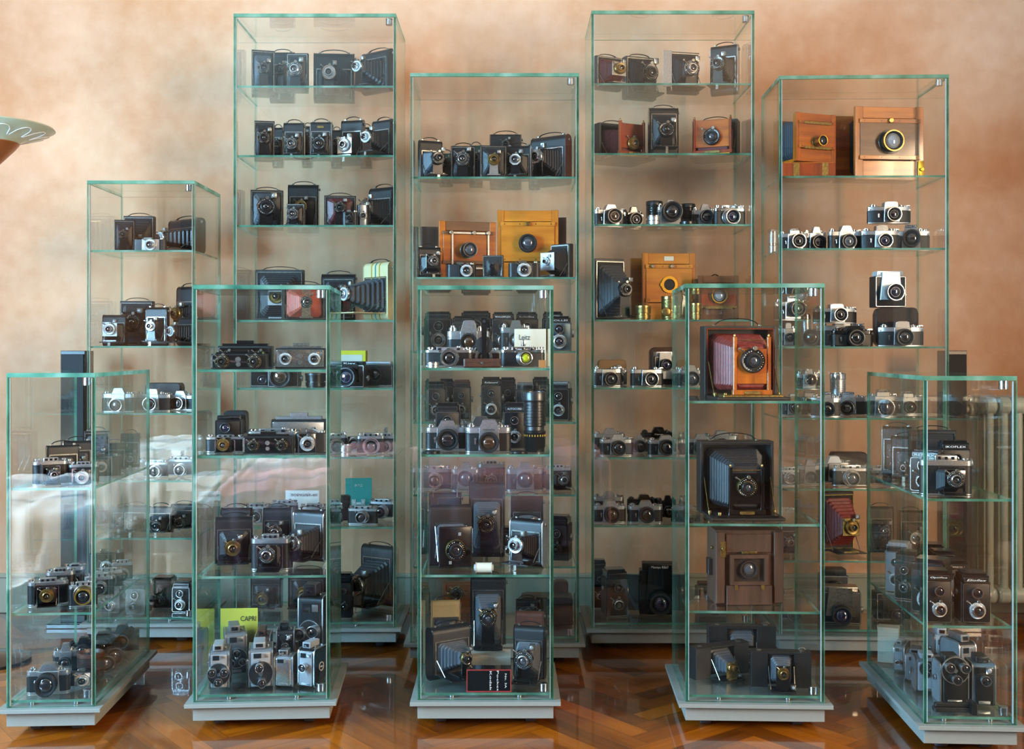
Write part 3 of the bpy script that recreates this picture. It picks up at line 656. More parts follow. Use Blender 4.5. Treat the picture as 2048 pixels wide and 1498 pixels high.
def lensup(root, W, Ht, o):
    m = {'chrome': ['satin', 'chrome', 'satin'], 'brass': ['oldbrass', 'brass', 'oldbrass'], 'black': ['plastic', 'steel', 'plastic'], 'brown': ['dkbrown', 'brown', 'dkbrown']}[o.get('s', 'chrome')]; r = W/2
    p = [(0, 0), (r*.8, 0), (r*.8, Ht*.04)]; k = o.get('k', 5)
    b = MB(); b.lathe([(0, 0), (r*.86, 0), (r*.86, Ht*.06), (r*.94, Ht*.08), (r*.94, Ht*.3), (r*.98, Ht*.31), (r*.98, Ht*.34)], (0, 0, 0), 'z', 32, 0)
    b.lathe([(r*.98, Ht*.34), (r*.84, Ht*.36), (r*.84, Ht*.42), (r*.98, Ht*.44)], (0, 0, 0), 'z', 32, 1)
    pr = []
    for i in range(8): z = Ht*(.44+.05*i); pr += [(r*.98, z), (r*.98, z+Ht*.03), (r*.945, z+Ht*.035), (r*.945, z+Ht*.045)]
    b.lathe(pr+[(r*.98, Ht*.84), (r, Ht*.86)], (0, 0, 0), 'z', 32, 2)
    b.lathe([(r, Ht*.86), (r, Ht*.98), (r*.95, Ht), (r*.86, Ht), (r*.8, Ht*.9)], (0, 0, 0), 'z', 32, 1); b.build('barrel', m, root)
    g = MB(); g.lathe([(r*.82, Ht*.9), (r*.5, Ht*.93), (0, Ht*.945)], (0, 0, 0), 'z', 24); g.build('lens_glass', 'glass', root)
    if o.get('sideknob'): knob(root, (-r*.55, -r*.8, Ht*.33), r*.5, -.012, 'y', 'oldbrass')
    if o.get('marks'):
        q = MB()
        for k in range(12): a = R(200+14*k); q.box(r*math.cos(a)-.0015, r*math.cos(a)+.0015, r*math.sin(a)-.0008, r*math.sin(a)+.0008, Ht*.26, Ht*.29)
        q.build('focus_mark', 'gold_y', root)
def lensfwd(root, W, Ht, o):
    r = Ht/2.1; barrel(root, 0, 0, r*1.06, r, o.get('ln', .06), o.get('bs', 'black'), o.get('gl', 'glass')); c = MB(); c.cyl((0, 0, r*1.06), r*.8, 0, .006, 'y', 24); c.build('rear_cap', 'plastic', root)
def case(root, W, Ht, o):
    d = o.get('d', .06); m = o.get('m', 'brown')
    b = MB(); b.prism(rrect(W, Ht*.97, min(W, Ht)*o.get('rr', .16), 6, 0, Ht*.485), 0, d, 'y', .004); b.build('case_body', m, root)
    f = MB(); f.prism(rrect(W*.96, Ht*.42, Ht*.12, 5, 0, Ht*.78), -.003, d+.002, 'y', .002); f.build('flap', m, root)
    s = MB(); s.tube([(W*.46*math.cos(a), -.0036, Ht*.58+Ht*.0*a) for a in (3.14, 2, 1, 0)], .0006, 4); s.cyl((0, 0, Ht*.5), .005, .0, -.004, 'y', 14); s.build('snap_fastener', 'nickel', root)
    if o.get('bulge'): q = MB(); q.prism(rrect(W*.45, Ht*.6, Ht*.2, 5, -W*.15, Ht*.33), -.03, .002, 'y', .006); q.build('lens_pocket', m, root)
def card(root, W, Ht, o):
    d = o.get('d', .03); b = MB(); b.box(-W/2, W/2, 0, d, 0, Ht, .0008); b.build('carton' if d > .01 else 'sheet', o.get('m', 'paper'), root)
    if o.get('pan'): q = MB(); q.box(-W*.38, W*.38, -.0012, .0005, Ht*.3, Ht*.88); q.build('printed_panel', o['pan'], root)
    if o.get('edge'): q = MB(); q.frame(0, Ht/2, W*1.005, Ht*1.005, .003, -.0015, .001); q.build('edging', o['edge'], root)
    for tx in o.get('t', ()): text(root, tx[0], tx[1]*W, -.0022, tx[2]*Ht, tx[3]*W, tx[4]*Ht, tx[5], ry=tx[6] if len(tx) > 6 else 0)
def pack(root, W, Ht, o):
    """medium format box SLR: square body, big lens in front, winding crank"""
    d = o.get('d', .08); b = MB(); b.rbox(0, Ht*.43, W, Ht*.86, 0, d, .004, .0015); b.build('body', o.get('body', 'leather'), root)
    t = MB(); t.rbox(0, Ht*.92, W*.86, Ht*.16, .004, d*.9, .004, .0015); t.build('viewing_hood', o.get('hood', 'leather'), root)
    e = MB(); e.frame(0, Ht*.43, W*.97, Ht*.83, .002, -.0016, .003, 0, 'y', .004); e.build('front_frame', o.get('trim', 'satin'), root)
    if o.get('ff'): q = MB(); q.prism([(-W*.36, Ht*.2), (W*.36, Ht*.2), (W*.28, Ht*.97), (-W*.28, Ht*.97)], -.008, .001, 'y', .0015); q.build('front_housing', o['ff'], root)
    r = o['_l'][1] or Ht*.25; lz = max(r, min(o['_l'][0] or Ht*.4, Ht*.8)); barrel(root, o['_l'][2]*W, -.006, lz, r, o.get('ln', .05), o.get('bs', 'black'), o.get('gl', 'glass_b'))
    knob(root, (W/2, d*.5, Ht*.35), .012, .012, 'x', 'satin', 'winding_crank')
    if o.get('txt'): text(root, o['txt'], 0, .0035 if not o.get('ff') else -.0086, Ht*.93, W*.42, Ht*.06)
def filmroll(root, W, Ht, o):
    r = Ht/2; b = MB(); b.lathe([(0, -W*.38), (r*.92, -W*.38), (r*.92, W*.38), (0, W*.38)], (0, 0, r), 'x', 20); b.build('paper_wrap', 'paper', root)
    b = MB()
    for q in (-1, 1): b.cyl((0, 0, r), r, q*W*.38, q*W*.42, 'x', 20); b.cyl((0, 0, r), r*.6, q*W*.42, q*W*.5, 'x', 16)
    b.build('spool', 'white', root)
def disc(root, W, Ht, o):
    b = MB(); b.cyl((0, 0, 0), W/2, 0, Ht, 'z', 28, .0012); b.cyl((0, 0, 0), W*.4, Ht*.9, Ht*1.03, 'z', 24, .0004); b.build('cap', o.get('m', 'plastic'), root)
def plates(root, W, Ht, o):
    b = MB(); b.box(-W/2, W/2, 0, .12, 0, Ht*.94, .002); b.build('holder_frame', 'mahog', root)
    q = MB()
    for x in (-.24, .3): q.box(W*x-.012, W*x+.012, -.0016, .002, 0, Ht*.95)
    q.build('hinge', 'oldbrass', root)
    q = MB(); q.box(-W*.47, W*.47, .006, .114, Ht*.94, Ht); q.build('slide', 'amber', root)
def gadget(root, W, Ht, o):
    b = MB(); b.rbox(0, .02, W*.86, .03, .001, Ht*.45, .006, .002, 0, 'z'); b.rbox(0, .02, W*.8, .018, Ht*.45, Ht*.8, .006, .002, 0, 'z'); b.build('folded_grip', 'steel', root)
    q = MB(); q.rbox(W*.4, .012, W*.12, .05, .0, Ht, .003, .001, 0, 'z'); q.build('clamp', 'plastic', root)
def bar(root, W, Ht, o):
    b = MB(); b.box(-W/2, W/2, 0, .006, 0, Ht, .001); b.build('bar', o.get('m', 'enamel'), root)
    q = MB(); q.cyl((0, 0, Ht*.93), W*.3, 0, -.003, 'y', 12); q.cyl((0, 0, Ht*.45), W*1.6, .006, .012, 'y', 20); q.build('mounting_disc', 'matte', root)
KINDS = {  # code: builder, object name, category, footprint hint
 'F': (folder, 'folding_camera', 'camera'), 'H': (hfolder, 'compact_folding_camera', 'camera'), 'S': (slr, 'reflex_camera', 'camera'), 'R': (rf, 'rangefinder_camera', 'camera'),
 'T': (tlr, 'twin_lens_camera', 'camera'), 'D': (stereo, 'stereo_camera', 'camera'), 'C': (cine, 'cine_camera', 'film camera'), 'W': (wood, 'wooden_view_camera', 'camera'),
 'G': (field, 'field_camera', 'camera'), 'B': (boxcam, 'wooden_box_camera', 'camera'), 'U': (strutcam, 'strut_camera', 'camera'), 'X': (hbox, 'folding_box_camera', 'camera'),
 'M': (miniflat, 'compact_camera', 'camera'), 'L': (lensup, 'camera_lens', 'lens'), 'N': (lensfwd, 'camera_lens', 'lens'), 'K': (case, 'leather_case', 'case'),
 'Q': (card, 'carton_box', 'box'), 'P': (pack, 'medium_format_camera', 'camera'), 'Y': (filmroll, 'film_roll', 'film'), 'O': (disc, 'lens_cap', 'lens cap'),
 'Z': (plates, 'plate_holder', 'plate holder'), 'J': (gadget, 'folded_grip_stand', 'stand'), 'V': (bar, 'finder_bar', 'camera accessory')}
# ------------------------------------------------------------------ what stands where
# cabinet: left, right, top (pixels), distance, depth, rotation, shelf edges (pixels), name used in labels
CAB = {
 'B1': (174, 389, 361, 4.49, .40, 0, [502, 694, 828, 963, 1078], 'narrow back-left cabinet', 1249),
 'B2': (467, 792, 27, 4.415, .38, 0, [173, 312, 452, 642, 778, 916, 1056], 'tall left cabinet', 1255),
 'B3': (820, 1158, 146, 4.19, .40, 0, [355, 556, 704, 846, 991, 1135], 'back centre cabinet', 1285),
 'B4': (1183, 1509, 21, 4.40, .38, 0, [168, 308, 450, 641, 777, 917, 1053], 'tall right cabinet', 1257),
 'B5': (1560, 1896, 150, 4.29, .36, -1.8, [353, 498, 695, 838, 980, 1124], 'far-right back cabinet', 1271),
 'F0': (15, 188, 746, 3.43, .63, 3.2, [978, 1228], 'far-left front cabinet', 1414),
 'F1': (388, 658, 570, 3.49, .40, 3.6, [741, 913, 1154], 'second front cabinet', 1400),
 'F2': (835, 1107, 571, 3.50, .40, .3, [738, 911, 1152], 'centre front cabinet', 1399),
 'F3': (1372, 1648, 567, 3.475, .40, -2.2, [804, 1050, 1225], 'fourth front cabinet', 1406),
 'F4': (1850, 2032, 752, 3.272, .64, -3.2, [1000, 1254], 'far-right front cabinet', 1450),
}
dk = {'dial': 'black'}; sv = {'dial': 'silver'}
# item: kind, x0, x1, top pixel, depth (0 front .. 1 back, or >1 = pixel row of its foot), turn, description, options;  option l = (lens row, lens radius px)
I = {}
I['B1', 0] = [
 ('F', 201, 241, 438, .75, 12, 'small black plate camera with dark lens', dict(plate=1, l=(469, 9), dial='black', strap=0)),
 ('F', 241, 303, 426, .85, 6, 'large black folding camera with handle', dict(plate=1, l=(487, 12), dial='black')),
 ('M', 264, 329, 474, .1, 4, 'small compact camera with silver square front', dict(l=(489, 12), fx=.05, face='satin')),
 ('F', 338, 427, 432, .6, -38, 'black folding camera turned left with brass shutter', dict(L=.1, l=(472, 11), dial='silver', body='leather', wire=0))]
I['B1', 1] = [
 ('F', 236, 302, 597, .9, 6, 'big black plate camera with large dark lens', dict(plate=1, l=(644, 17), dial='dark', sq=1)),
 ('F', 197, 244, 629, .1, 5, 'small folding camera with square silver shutter', dict(l=(658, 12), dial='silver', sq=1, std='satin', strap=0, L=.07)),
 ('F', 289, 333, 609, .3, -8, 'upright folding camera with small silver lens', dict(l=(652, 11), dial='silver')),
 ('F', 344, 398, 568, .9, -28, 'tall folding camera with brass-toned shutter', dict(l=(627, 13), dial='brass')),
 ('F', 346, 396, 629, .1, -34, 'low folding camera facing left beside the glass', dict(l=(662, 11), dial='silver', L=.07))]
I['B1', 2] = [
 ('K', 294, 366, 765, .95, 0, 'dark leather camera case behind the silver camera', dict(m='dkbrown')),
 ('S', 201, 268, 776, .2, 0, 'black and chrome reflex camera', dict(l=(811, 13), bs='silver', gl='glass_g')),
 ('S', 264, 335, 778, .2, 0, 'bright silver-topped reflex camera', dict(l=(812, 14), bs='silver', exa=1)),
 ('S', 326, 388, 782, .5, -8, 'reflex camera with zebra lens near the right pane', dict(l=(811, 13), bs='zebra'))]
I['B1', 3] = [
 ('R', 286, 334, 917, .2, 0, 'silver rangefinder camera in the middle', dict(l=(948, 11))),
 ('R', 333, 386, 911, .3, 0, 'silver rangefinder camera with tall top', dict(l=(946, 11), acc=1)),
 ('R', 188, 240, 918, .3, 0, 'silver rangefinder camera, leftmost', dict(l=(948, 11))),
 ('R', 237, 287, 914, .5, 0, 'silver rangefinder camera, second from left', dict(l=(948, 11)))]
I['B1', 4] = [
 ('F', 296, 342, 1010, .4, 0, 'black folding camera, middle one', dict(l=(1052, 10), dial='black')),
 ('F', 338, 388, 1006, .4, 0, 'black folding camera, rightmost', dict(l=(1050, 10), dial='black')),
 ('F', 196, 242, 1012, .4, 0, 'black folding camera, leftmost', dict(l=(1052, 10), dial='ring')),
 ('F', 246, 292, 1008, .4, 0, 'black folding camera, second from left', dict(l=(1052, 10), dial='ring'))]
I['B1', 5] = [
 ('T', 345, 385, 1163, .2, -5, 'twin-lens camera with bright trim', dict(dial='silver', trim='chrome')),
 ('T', 302, 344, 1156, .4, 0, 'all-black twin-lens camera', dict(dial='dark', trim='enamel', bs='black')),
 ('T', 253, 293, 1166, .15, 0, 'grey-fronted twin-lens camera', dict(face='greyb', trim='nickel')),
 ('T', 201, 240, 1166, .15, 4, 'twin-lens camera at left corner', dict(face='greyb', dial='silver'))]
I['B2', 0] = [
 ('F', 538, 586, 94, .95, 0, 'rounded folding camera with carrying handle', dict(l=(136, 11), dial='bronze')),
 ('F', 501, 548, 97, .5, 14, 'plate camera with pale bellows side', dict(plate=1, l=(134, 12), dial='black', bel='bel_gr', strap=0)),
 ('F', 571, 613, 102, .15, 0, 'square plate camera with wide silver-ringed lens', dict(plate=1, l=(136, 15), dial='ring', L=.05, strap=0)),
 ('F', 623, 706, 95, .6, 4, 'large folding camera with brilliant silver shutter', dict(l=(137, 14), dial='silver', lx=-.08, lo=.05, hi=.66)),
 ('F', 712, 785, 94, .6, -36, 'folding camera turned left with nickel lens plate', dict(L=.095, l=(134, 13), dial='silver', lo=.06, hi=.8))]
I['B2', 1] = [
 ('F', 543, 563, 246, .95, 0, 'narrow black camera in the gap, left end', dict(l=(285, 9), dial='bronze', L=.03)),
 ('F', 603, 622, 243, .95, 0, 'narrow black camera in the gap, second', dict(l=(264, 4), dial='black', L=.03)),
 ('F', 661, 681, 251, .95, 0, 'narrow black camera in the gap, third', dict(l=(280, 6), dial='black', L=.03)),
 ('F', 720, 742, 245, .95, 0, 'narrow black camera in the gap, right end', dict(l=(280, 6), dial='black', L=.03)),
 ('F', 506, 547, 239, .3, 10, 'plate camera with dark shutter, leftmost', dict(plate=1, l=(274, 13), dial='black', strap=0)),
 ('F', 567, 607, 238, .2, 0, 'folding camera with low silver-ringed shutter', dict(l=(286, 13), dial='ring')),
 ('F', 620, 662, 236, .25, 0, 'chrome-edged folding camera with blue-black shutter', dict(l=(285, 14), dial='dark', trim='chrome', side='satin', badge=1)),
 ('F', 674, 724, 230, .35, -14, 'folding camera with square silver lens plate', dict(l=(282, 13), dial='silver', sq=1, std='satin', L=.08)),
 ('F', 733, 785, 231, .3, -34, 'folding camera turned left with white shutter', dict(l=(272, 13), dial='silver', L=.085))]
I['B2', 2] = [
 ('F', 498, 564, 373, .5, 10, 'large plate camera with wide black lens', dict(plate=1, l=(413, 18), dial='dark', bel='bel_gr')),
 ('F', 574, 635, 362, .9, 3, 'tall rounded folding camera', dict(l=(410, 12), dial='brass')),
 ('F', 571, 607, 406, .0, 0, 'small square camera in front with silver ring', dict(plate=1, l=(427, 12), dial='ring', L=.045, strap=0, fin=0)),
 ('F', 647, 711, 385, .6, 8, 'folding camera with maroon bellows', dict(plate=1, l=(416, 12), bel='bel_ma', dial='black')),
 ('M', 683, 714, 419, .05, 0, 'little black box camera', dict(l=(436, 7), dial='dark')),
 ('M', 712, 737, 400, .1, 8, 'small blue-silver compact camera', dict(face='satin', l=(424, 8))),
 ('F', 722, 785, 368, .7, -34, 'folding camera with gleaming silver shutter, turned left', dict(l=(410, 14), dial='silver', L=.09))]
I['B2', 3] = [
 ('F', 492, 589, 534, .9, 2, 'very large plate camera with square silver lens board', dict(plate=1, l=(592, 15), dial='brass', sq=1, std='satin', L=.07)),
 ('F', 560, 650, 562, .2, 16, 'folding camera with salmon-orange bellows', dict(plate=1, l=(603, 12), bel='bel_or', std='nickel', dial='ring', L=.095)),
 ('F', 641, 709, 542, .7, 0, 'big rounded folding camera with chrome tongue', dict(l=(590, 13), dial='silver', lo=.1, hi=.88)),
 ('F', 704, 787, 518, .5, -44, 'cream-sided folding camera with mustard and teal stripes', dict(l=(586, 15), dial='silver', L=.15, body='cream', stripes=1, side='cream', bel='bel_gr', d=.045))]
I['B2', 4] = [
 ('Q', 678, 733, 701, .95, 0, 'yellow carton behind the large black camera', dict(m='yellow', pan='paper', d=.06)),
 ('P', 482, 538, 736, .4, 4, 'black camera with pale green screen', dict(body='plastic', l=(760, 9))),
 ('P', 536, 597, 726, .2, 0, 'black camera with very wide amber lens', dict(l=(757, 21), gl='glass_a', ln=.06)),
 ('L', 609, 651, 746, .2, 0, 'black lens standing upright', dict(s='black')),
 ('P', 654, 682, 722, .5, 0, 'medium format camera with chrome bars, left one', dict(l=(746, 11), hood='satin')),
 ('P', 675, 731, 723, .2, -8, 'bulky black camera with huge front lens', dict(l=(754, 19), ff='enamel', txt='Kiev', ln=.06)),
 ('P', 727, 789, 723, .3, -6, 'chrome-framed medium format camera', dict(l=(750, 14), hood='satin', trim='chrome', ln=.05))]
I['B2', 5] = [
 ('R', 656, 692, 862, .5, 0, 'rangefinder camera beside the front cabinet edge', dict(l=(895, 11))),
 ('R', 681, 732, 869, .7, 0, 'rangefinder camera in the middle of the back row', dict(l=(889, 12), acc=0)),
 ('R', 712, 768, 862, .2, 6, 'rangefinder camera with black-ringed lens', dict(l=(895, 14), bs='zebra')),
 ('R', 751, 789, 862, .5, 0, 'rangefinder camera with tall finder at right', dict(l=(895, 10), acc=1)),
 ('L', 677, 703, 890, .0, 0, 'small chrome lens standing upright', dict(s='chrome')),
 ('R', 482, 536, 866, .3, 0, 'chrome rangefinder camera at far left', dict(l=(894, 12))),
 ('R', 540, 594, 866, .3, 0, 'chrome rangefinder camera, second from left', dict(l=(894, 12))),
 ('R', 598, 652, 866, .3, 0, 'chrome rangefinder camera, third from left', dict(l=(894, 12)))]
I['B2', 6] = [
 ('Q', 690, 742, 957, .9, 8, 'curved teal booklet with camera picture', dict(m='tealpaper', d=.004, t=[('ФЭД', 0, .8, .3, .08, 'ink'), ('◙▬◙', 0, .35, .5, .16, 'ink')])),
 ('Q', 569, 637, 982, .8, 0, 'white card with camera name', dict(m='whitepaper', d=.003, t=[('ЗОРКИЙ-4К', .05, .84, .8, .13, 'inkb')])),
 ('K', 676, 700, 990, .5, 0, 'dark leather case left of the booklet', dict(m='dkbrown', d=.04)),
 ('R', 657, 684, 1001, .2, 0, 'rangefinder camera half hidden, near the edge', dict(l=(1035, 10))),
 ('R', 693, 755, 1008, .1, -6, 'rangefinder camera with collapsible chrome lens', dict(l=(1036, 11), ln=.03)),
 ('R', 736, 789, 996, .6, -10, 'rangefinder camera with ribbed chrome lens', dict(l=(1028, 12), ln=.035)),
 ('R', 482, 538, 1002, .2, 0, 'silver rangefinder camera at left end', dict(l=(1034, 11))),
 ('R', 540, 594, 998, .5, 0, 'silver rangefinder camera, second', dict(l=(1032, 11))),
 ('R', 598, 652, 1003, .2, 0, 'silver rangefinder camera, third', dict(l=(1034, 11)))]
I['B2', 7] = [
 ('F', 702, 787, 1090, .6, -30, 'huge black folding camera with wire strut', dict(l=(1180, 20), dial='black', L=.13, lo=.1, hi=.8)),
 ('T', 676, 704, 1148, .3, 0, 'slim black camera beside the huge one', dict(dial='dark', trim='enamel')),
 ('F', 500, 560, 1150, .6, 0, 'brown-toned folding camera', dict(l=(1200, 13), dial='brass', body='dkbrown')),
 ('F', 575, 650, 1138, .6, 0, 'wide brown folding camera', dict(l=(1190, 14), dial='brass', body='dkbrown'))]
I['B3', 0] = [
 ('F', 981, 1044, 258, .98, 0, 'tall dark camera standing at the back', dict(l=(284, 9), dial='black', L=.015, d=.025, finm='nickel')),
 ('F', 832, 883, 272, .4, 22, 'folding camera facing right with raised strap', dict(l=(314, 14), dial='dark', bel='bel_gr', L=.08, plate=0)),
 ('F', 880, 906, 298, .6, 0, 'green-black camera half hidden', dict(body='green', l=(322, 9), dial='bronze', L=.04)),
 ('F', 901, 950, 284, .3, 0, 'folding camera with big black-rimmed lens', dict(l=(316, 15), dial='ring', plate=1)),
 ('F', 940, 966, 282, .8, 0, 'dark green folding camera behind', dict(body='green', l=(312, 9), dial='black', L=.04)),
 ('F', 959, 1013, 288, .1, 3, 'brown-edged folding camera with pale metal front', dict(l=(318, 12), dial='brass', std='satin', trim='nickel', side='dkbrown', plate=1, strap=0)),
 ('F', 1012, 1064, 283, .3, -10, 'folding camera with small octagonal shutter', dict(l=(318, 13), dial='silver', octa=1, side='satin', L=.06, d=.03)),
 ('F', 1060, 1082, 280, .95, 0, 'dark camera between the two octagonal ones', dict(l=(300, 7), L=.012, d=.02, dial='black')),
 ('F', 1066, 1146, 264, .5, -36, 'large folding camera with octagonal shutter and brown edge', dict(l=(308, 15), dial='silver', octa=1, L=.07, side='brown', trim='chrome'))]
I['B3', 1] = [
 ('W', 855, 975, 445, .8, 14, 'wooden view camera with metal frame and purple bellows', dict(m='walnut', pm='amber', mv='amber', bel='bel_ma', l=(497, 15), metalfr=1, knob='nickel', kx=(-.3, .1, .35), L=.12, rm='dkwood', bo=-.05, flm='nickel')),
 ('W', 994, 1117, 422, .75, 0, 'large honey-coloured wooden camera with leather handle', dict(m='honey', l=(482, 17), L=.11, handle=1, ln=.03, flm='steel', bt='honey')),
 ('Q', 1106, 1133, 434, .95, -10, 'dark wooden frame leaning behind', dict(m='dkwood', d=.012)),
 ('F', 834, 882, 487, .2, 16, 'black folding camera with square lens plate', dict(l=(521, 12), dial='ring', sq=1, L=.07)),
 ('M', 893, 952, 523, .0, 0, 'compact bakelite camera with square framed lens', dict(fx=.18, l=(541, 13))),
 ('F', 966, 1007, 511, .05, -6, 'small black camera with round exposure scale', dict(plate=1, l=(534, 6), dial='black', L=.012, strap=0, fin=0, lr=.7)),
 ('M', 1017, 1080, 520, .05, 0, 'compact camera with bright silver lens ring', dict(l=(541, 15), dial='silver', face='leather')),
 ('F', 1095, 1145, 486, .1, -40, 'silver-faced folding camera seen from its side', dict(plate=1, std='satin', l=(520, 8), dial='silver', sq=1, sw=4., L=.08, strap=0))]
_t = [(822, 846, 632, .3, ''), (853, 905, 623, .6, ''), (905, 951, 632, .2, ''), (922, 985, 622, .95, ''), (985, 1030, 624, .7, 'ROLLEIFLEX'), (1032, 1078, 624, .6, 'Rolleiflex'), (1086, 1128, 623, .8, 'ROLLEICORD'), (1095, 1146, 632, .1, 'ROLLEI')]
_n = ['twin-lens camera at the left pane', 'twin-lens camera with pale lens rings', 'twin-lens camera with blurred nameplate', 'wide black twin-lens camera behind', 'twin-lens camera with framed nameplate', 'twin-lens camera with white nameplate', 'twin-lens camera behind the grey one', 'blue-grey twin-lens camera with side knobs']
I['B3', 2] = [('T', a, b, c, v, 0, n, dict(txt=t, dial='silver' if k in (1, 5, 7) else 'ring', face='ltblue' if k == 7 else 'leather', body='greyb' if k == 7 else 'leather', gl='glass_b' if k == 7 else 'glass')) for k, ((a, b, c, v, t), n) in enumerate(zip(_t, _n))]
I['B3', 2] += [
 ('S', 1000, 1062, 640, .0, 0, 'reflex camera with large lens behind the ivory box', dict(l=(680, 14), gl='glass_p'))]
_t = [(822, 850, 762, .4, '', 0), (854, 893, 763, .3, '', 0), (878, 908, 758, .95, '', 1), (906, 942, 760, .3, '', 1), (963, 1004, 754, .2, 'Rolleicord', 0), (1000, 1033, 755, .8, '', 1), (1032, 1069, 765, .2, '', 0), (1065, 1108, 754, .9, '', 0), (1100, 1146, 763, .2, '', 0)]
_n = ['twin-lens camera at far left', 'twin-lens camera with white panel line', 'dark camera hiding behind two others', 'brown-hooded twin-lens camera', 'tall twin-lens camera with script nameplate', 'old twin-lens camera behind the nameplate one', 'twin-lens camera with pale hood', 'twin-lens camera at the back right', 'square-bodied twin-lens camera with side lever']
I['B3', 3] = [('T', a, b, c, v, -10 if k == 8 else 0, n, dict(txt=t, shear=.3, trim='nickel', dial='ring' if k % 2 else 'silver', hood='brown' if k == 3 else ('satin' if k in (6, 8) else 'enamel'))) for k, ((a, b, c, v, t, q), n) in enumerate(zip(_t, _n))]
I['B3', 4] = [
 ('R', 834, 902, 925, .4, 0, 'satin rangefinder camera, leftmost', dict(l=(962, 13))),
 ('S', 903, 957, 926, .2, 0, 'reflex camera with broad pale ring', dict(l=(957, 16), bs='silver', gl='glass_g')),
 ('H', 955, 1010, 918, .6, 0, 'folding camera with tall chrome finder', dict(l=(962, 12))),
 ('S', 1012, 1086, 925, .2, 0, 'wide reflex camera with chrome nameplate', dict(l=(959, 17), bs='silver', gl='glass_g')),
 ('H', 1082, 1147, 927, .3, 14, 'chrome-topped folding camera with black bellows', dict(l=(962, 12), L=.07))]
I['B3', 5] = [
 ('T', 1098, 1147, 1033, .3, -14, 'large dark twin-lens camera', dict(dial='dark', trim='enamel', txt='')),
 ('T', 822, 846, 1046, .4, 0, 'blue-grey camera at left pane', dict(face='ltblue', body='ltblue')),
 ('T', 1000, 1040, 1056, .5, 0, 'twin-lens camera hidden in the middle', dict(dial='silver')),
 ('F', 862, 902, 1048, .6, 0, 'folding camera hidden behind the front cabinet', dict(l=(1090, 11))),
 ('T', 925, 966, 1050, .5, 0, 'twin-lens camera left of the middle', dict(dial='ring'))]
I['B3', 6] = [
 ('W', 884, 942, 1166, .5, 4, 'brass-fitted old camera', dict(m='walnut', l=(1192, 13), shut=1, L=.08, bars=1)),
 ('F', 1034, 1078, 1196, .4, 0, 'black camera with pale strap', dict(l=(1230, 12), dial='black')),
 ('K', 1106, 1136, 1160, .95, 0, 'upright brown leather case', dict(m='brown', d=.05)),
 ('K', 1045, 1148, 1190, .4, 0, 'broad dark brown leather case', dict(m='dkbrown', d=.1, rr=.06)),
 ('T', 824, 846, 1178, .5, 0, 'brown-sided camera at left pane', dict(body='dkbrown')),
 ('T', 955, 1000, 1186, .5, 0, 'twin-lens camera behind the tall folding camera', dict(dial='ring'))]
I['B4', 0] = [
 ('F', 1188, 1249, 104, .4, 24, 'folding camera with maroon bellows and nickel square shutter', dict(plate=1, bel='bel_ma', l=(137, 13), dial='brass', sq=1, std='nickel', L=.08)),
 ('F', 1252, 1324, 101, .4, 18, 'wide leather plate camera with big dark lens', dict(plate=1, l=(134, 17), dial='dark', L=.08)),
 ('Q', 1326, 1343, 103, .2, 0, 'narrow silver strip with two round holes', dict(m='satin', d=.004)),
 ('F', 1340, 1406, 98, .3, 12, 'square plate camera with chrome frame and ringed lens', dict(plate=1, trim='chrome', l=(132, 16), dial='ring', L=.07, strap=0)),
 ('F', 1426, 1486, 80, .5, -26, 'tall chrome-edged folding camera facing left', dict(trim='chrome', side='satin', l=(122, 14), dial='black', L=.09))]
I['B4', 1] = [
 ('G', 1188, 1285, 244, .5, 26, 'brass and mahogany plate camera with maroon bellows', dict(bel='bel_ma', L=.1, l=(280, 13), dial='brass', sw=.62, sh=.96, pz=.9, std='mahog', board='mahog', track='goldbrass', inner='matte')),
 ('F', 1301, 1358, 207, .5, 2, 'tall narrow black folding camera', dict(l=(262, 16), dial='dark', lo=.16, hi=.86, d=.04)),
 ('G', 1395, 1485, 238, .4, -20, 'orange wood camera with yellow brass corners and black shutter', dict(bel='bel_ma', L=.06, l=(272, 17), dial='dark', sw=.84, sh=.98, pz=.94, std='mahog', board='amber', track='goldbrass', inner='matte'))]
I['B4', 2] = [
 ('S', 1188, 1253, 407, .3, 14, 'chrome reflex camera with wide lens', dict(l=(432, 16), ln=.045, bs='black', gl='glass_a')),
 ('S', 1246, 1289, 412, .5, 14, 'small all-black reflex camera', dict(top='enamel', l=(437, 14))),
 ('L', 1292, 1326, 402, .7, 0, 'tall lens with chrome rim', dict(s='black')),
 ('L', 1294, 1322, 431, .0, 0, 'short bright chrome lens', dict(s='chrome')),
 ('S', 1317, 1368, 398, .5, 0, 'black reflex camera with very large lens', dict(l=(423, 20), ln=.06)),
 ('L', 1361, 1391, 408, .8, 0, 'black lens with chrome top ring', dict(s='black')),
 ('S', 1387, 1437, 406, .5, 0, 'silver camera with black-barrelled lens', dict(l=(432, 13), ln=.04, prism=1)),
 ('O', 1360, 1392, 443, .0, 0, 'flat black lens cap', {}),
 ('R', 1432, 1497, 404, .2, 6, 'gleaming silver rangefinder camera', dict(l=(433, 15), bs='silver', gl='glass_b', top='chrome'))]
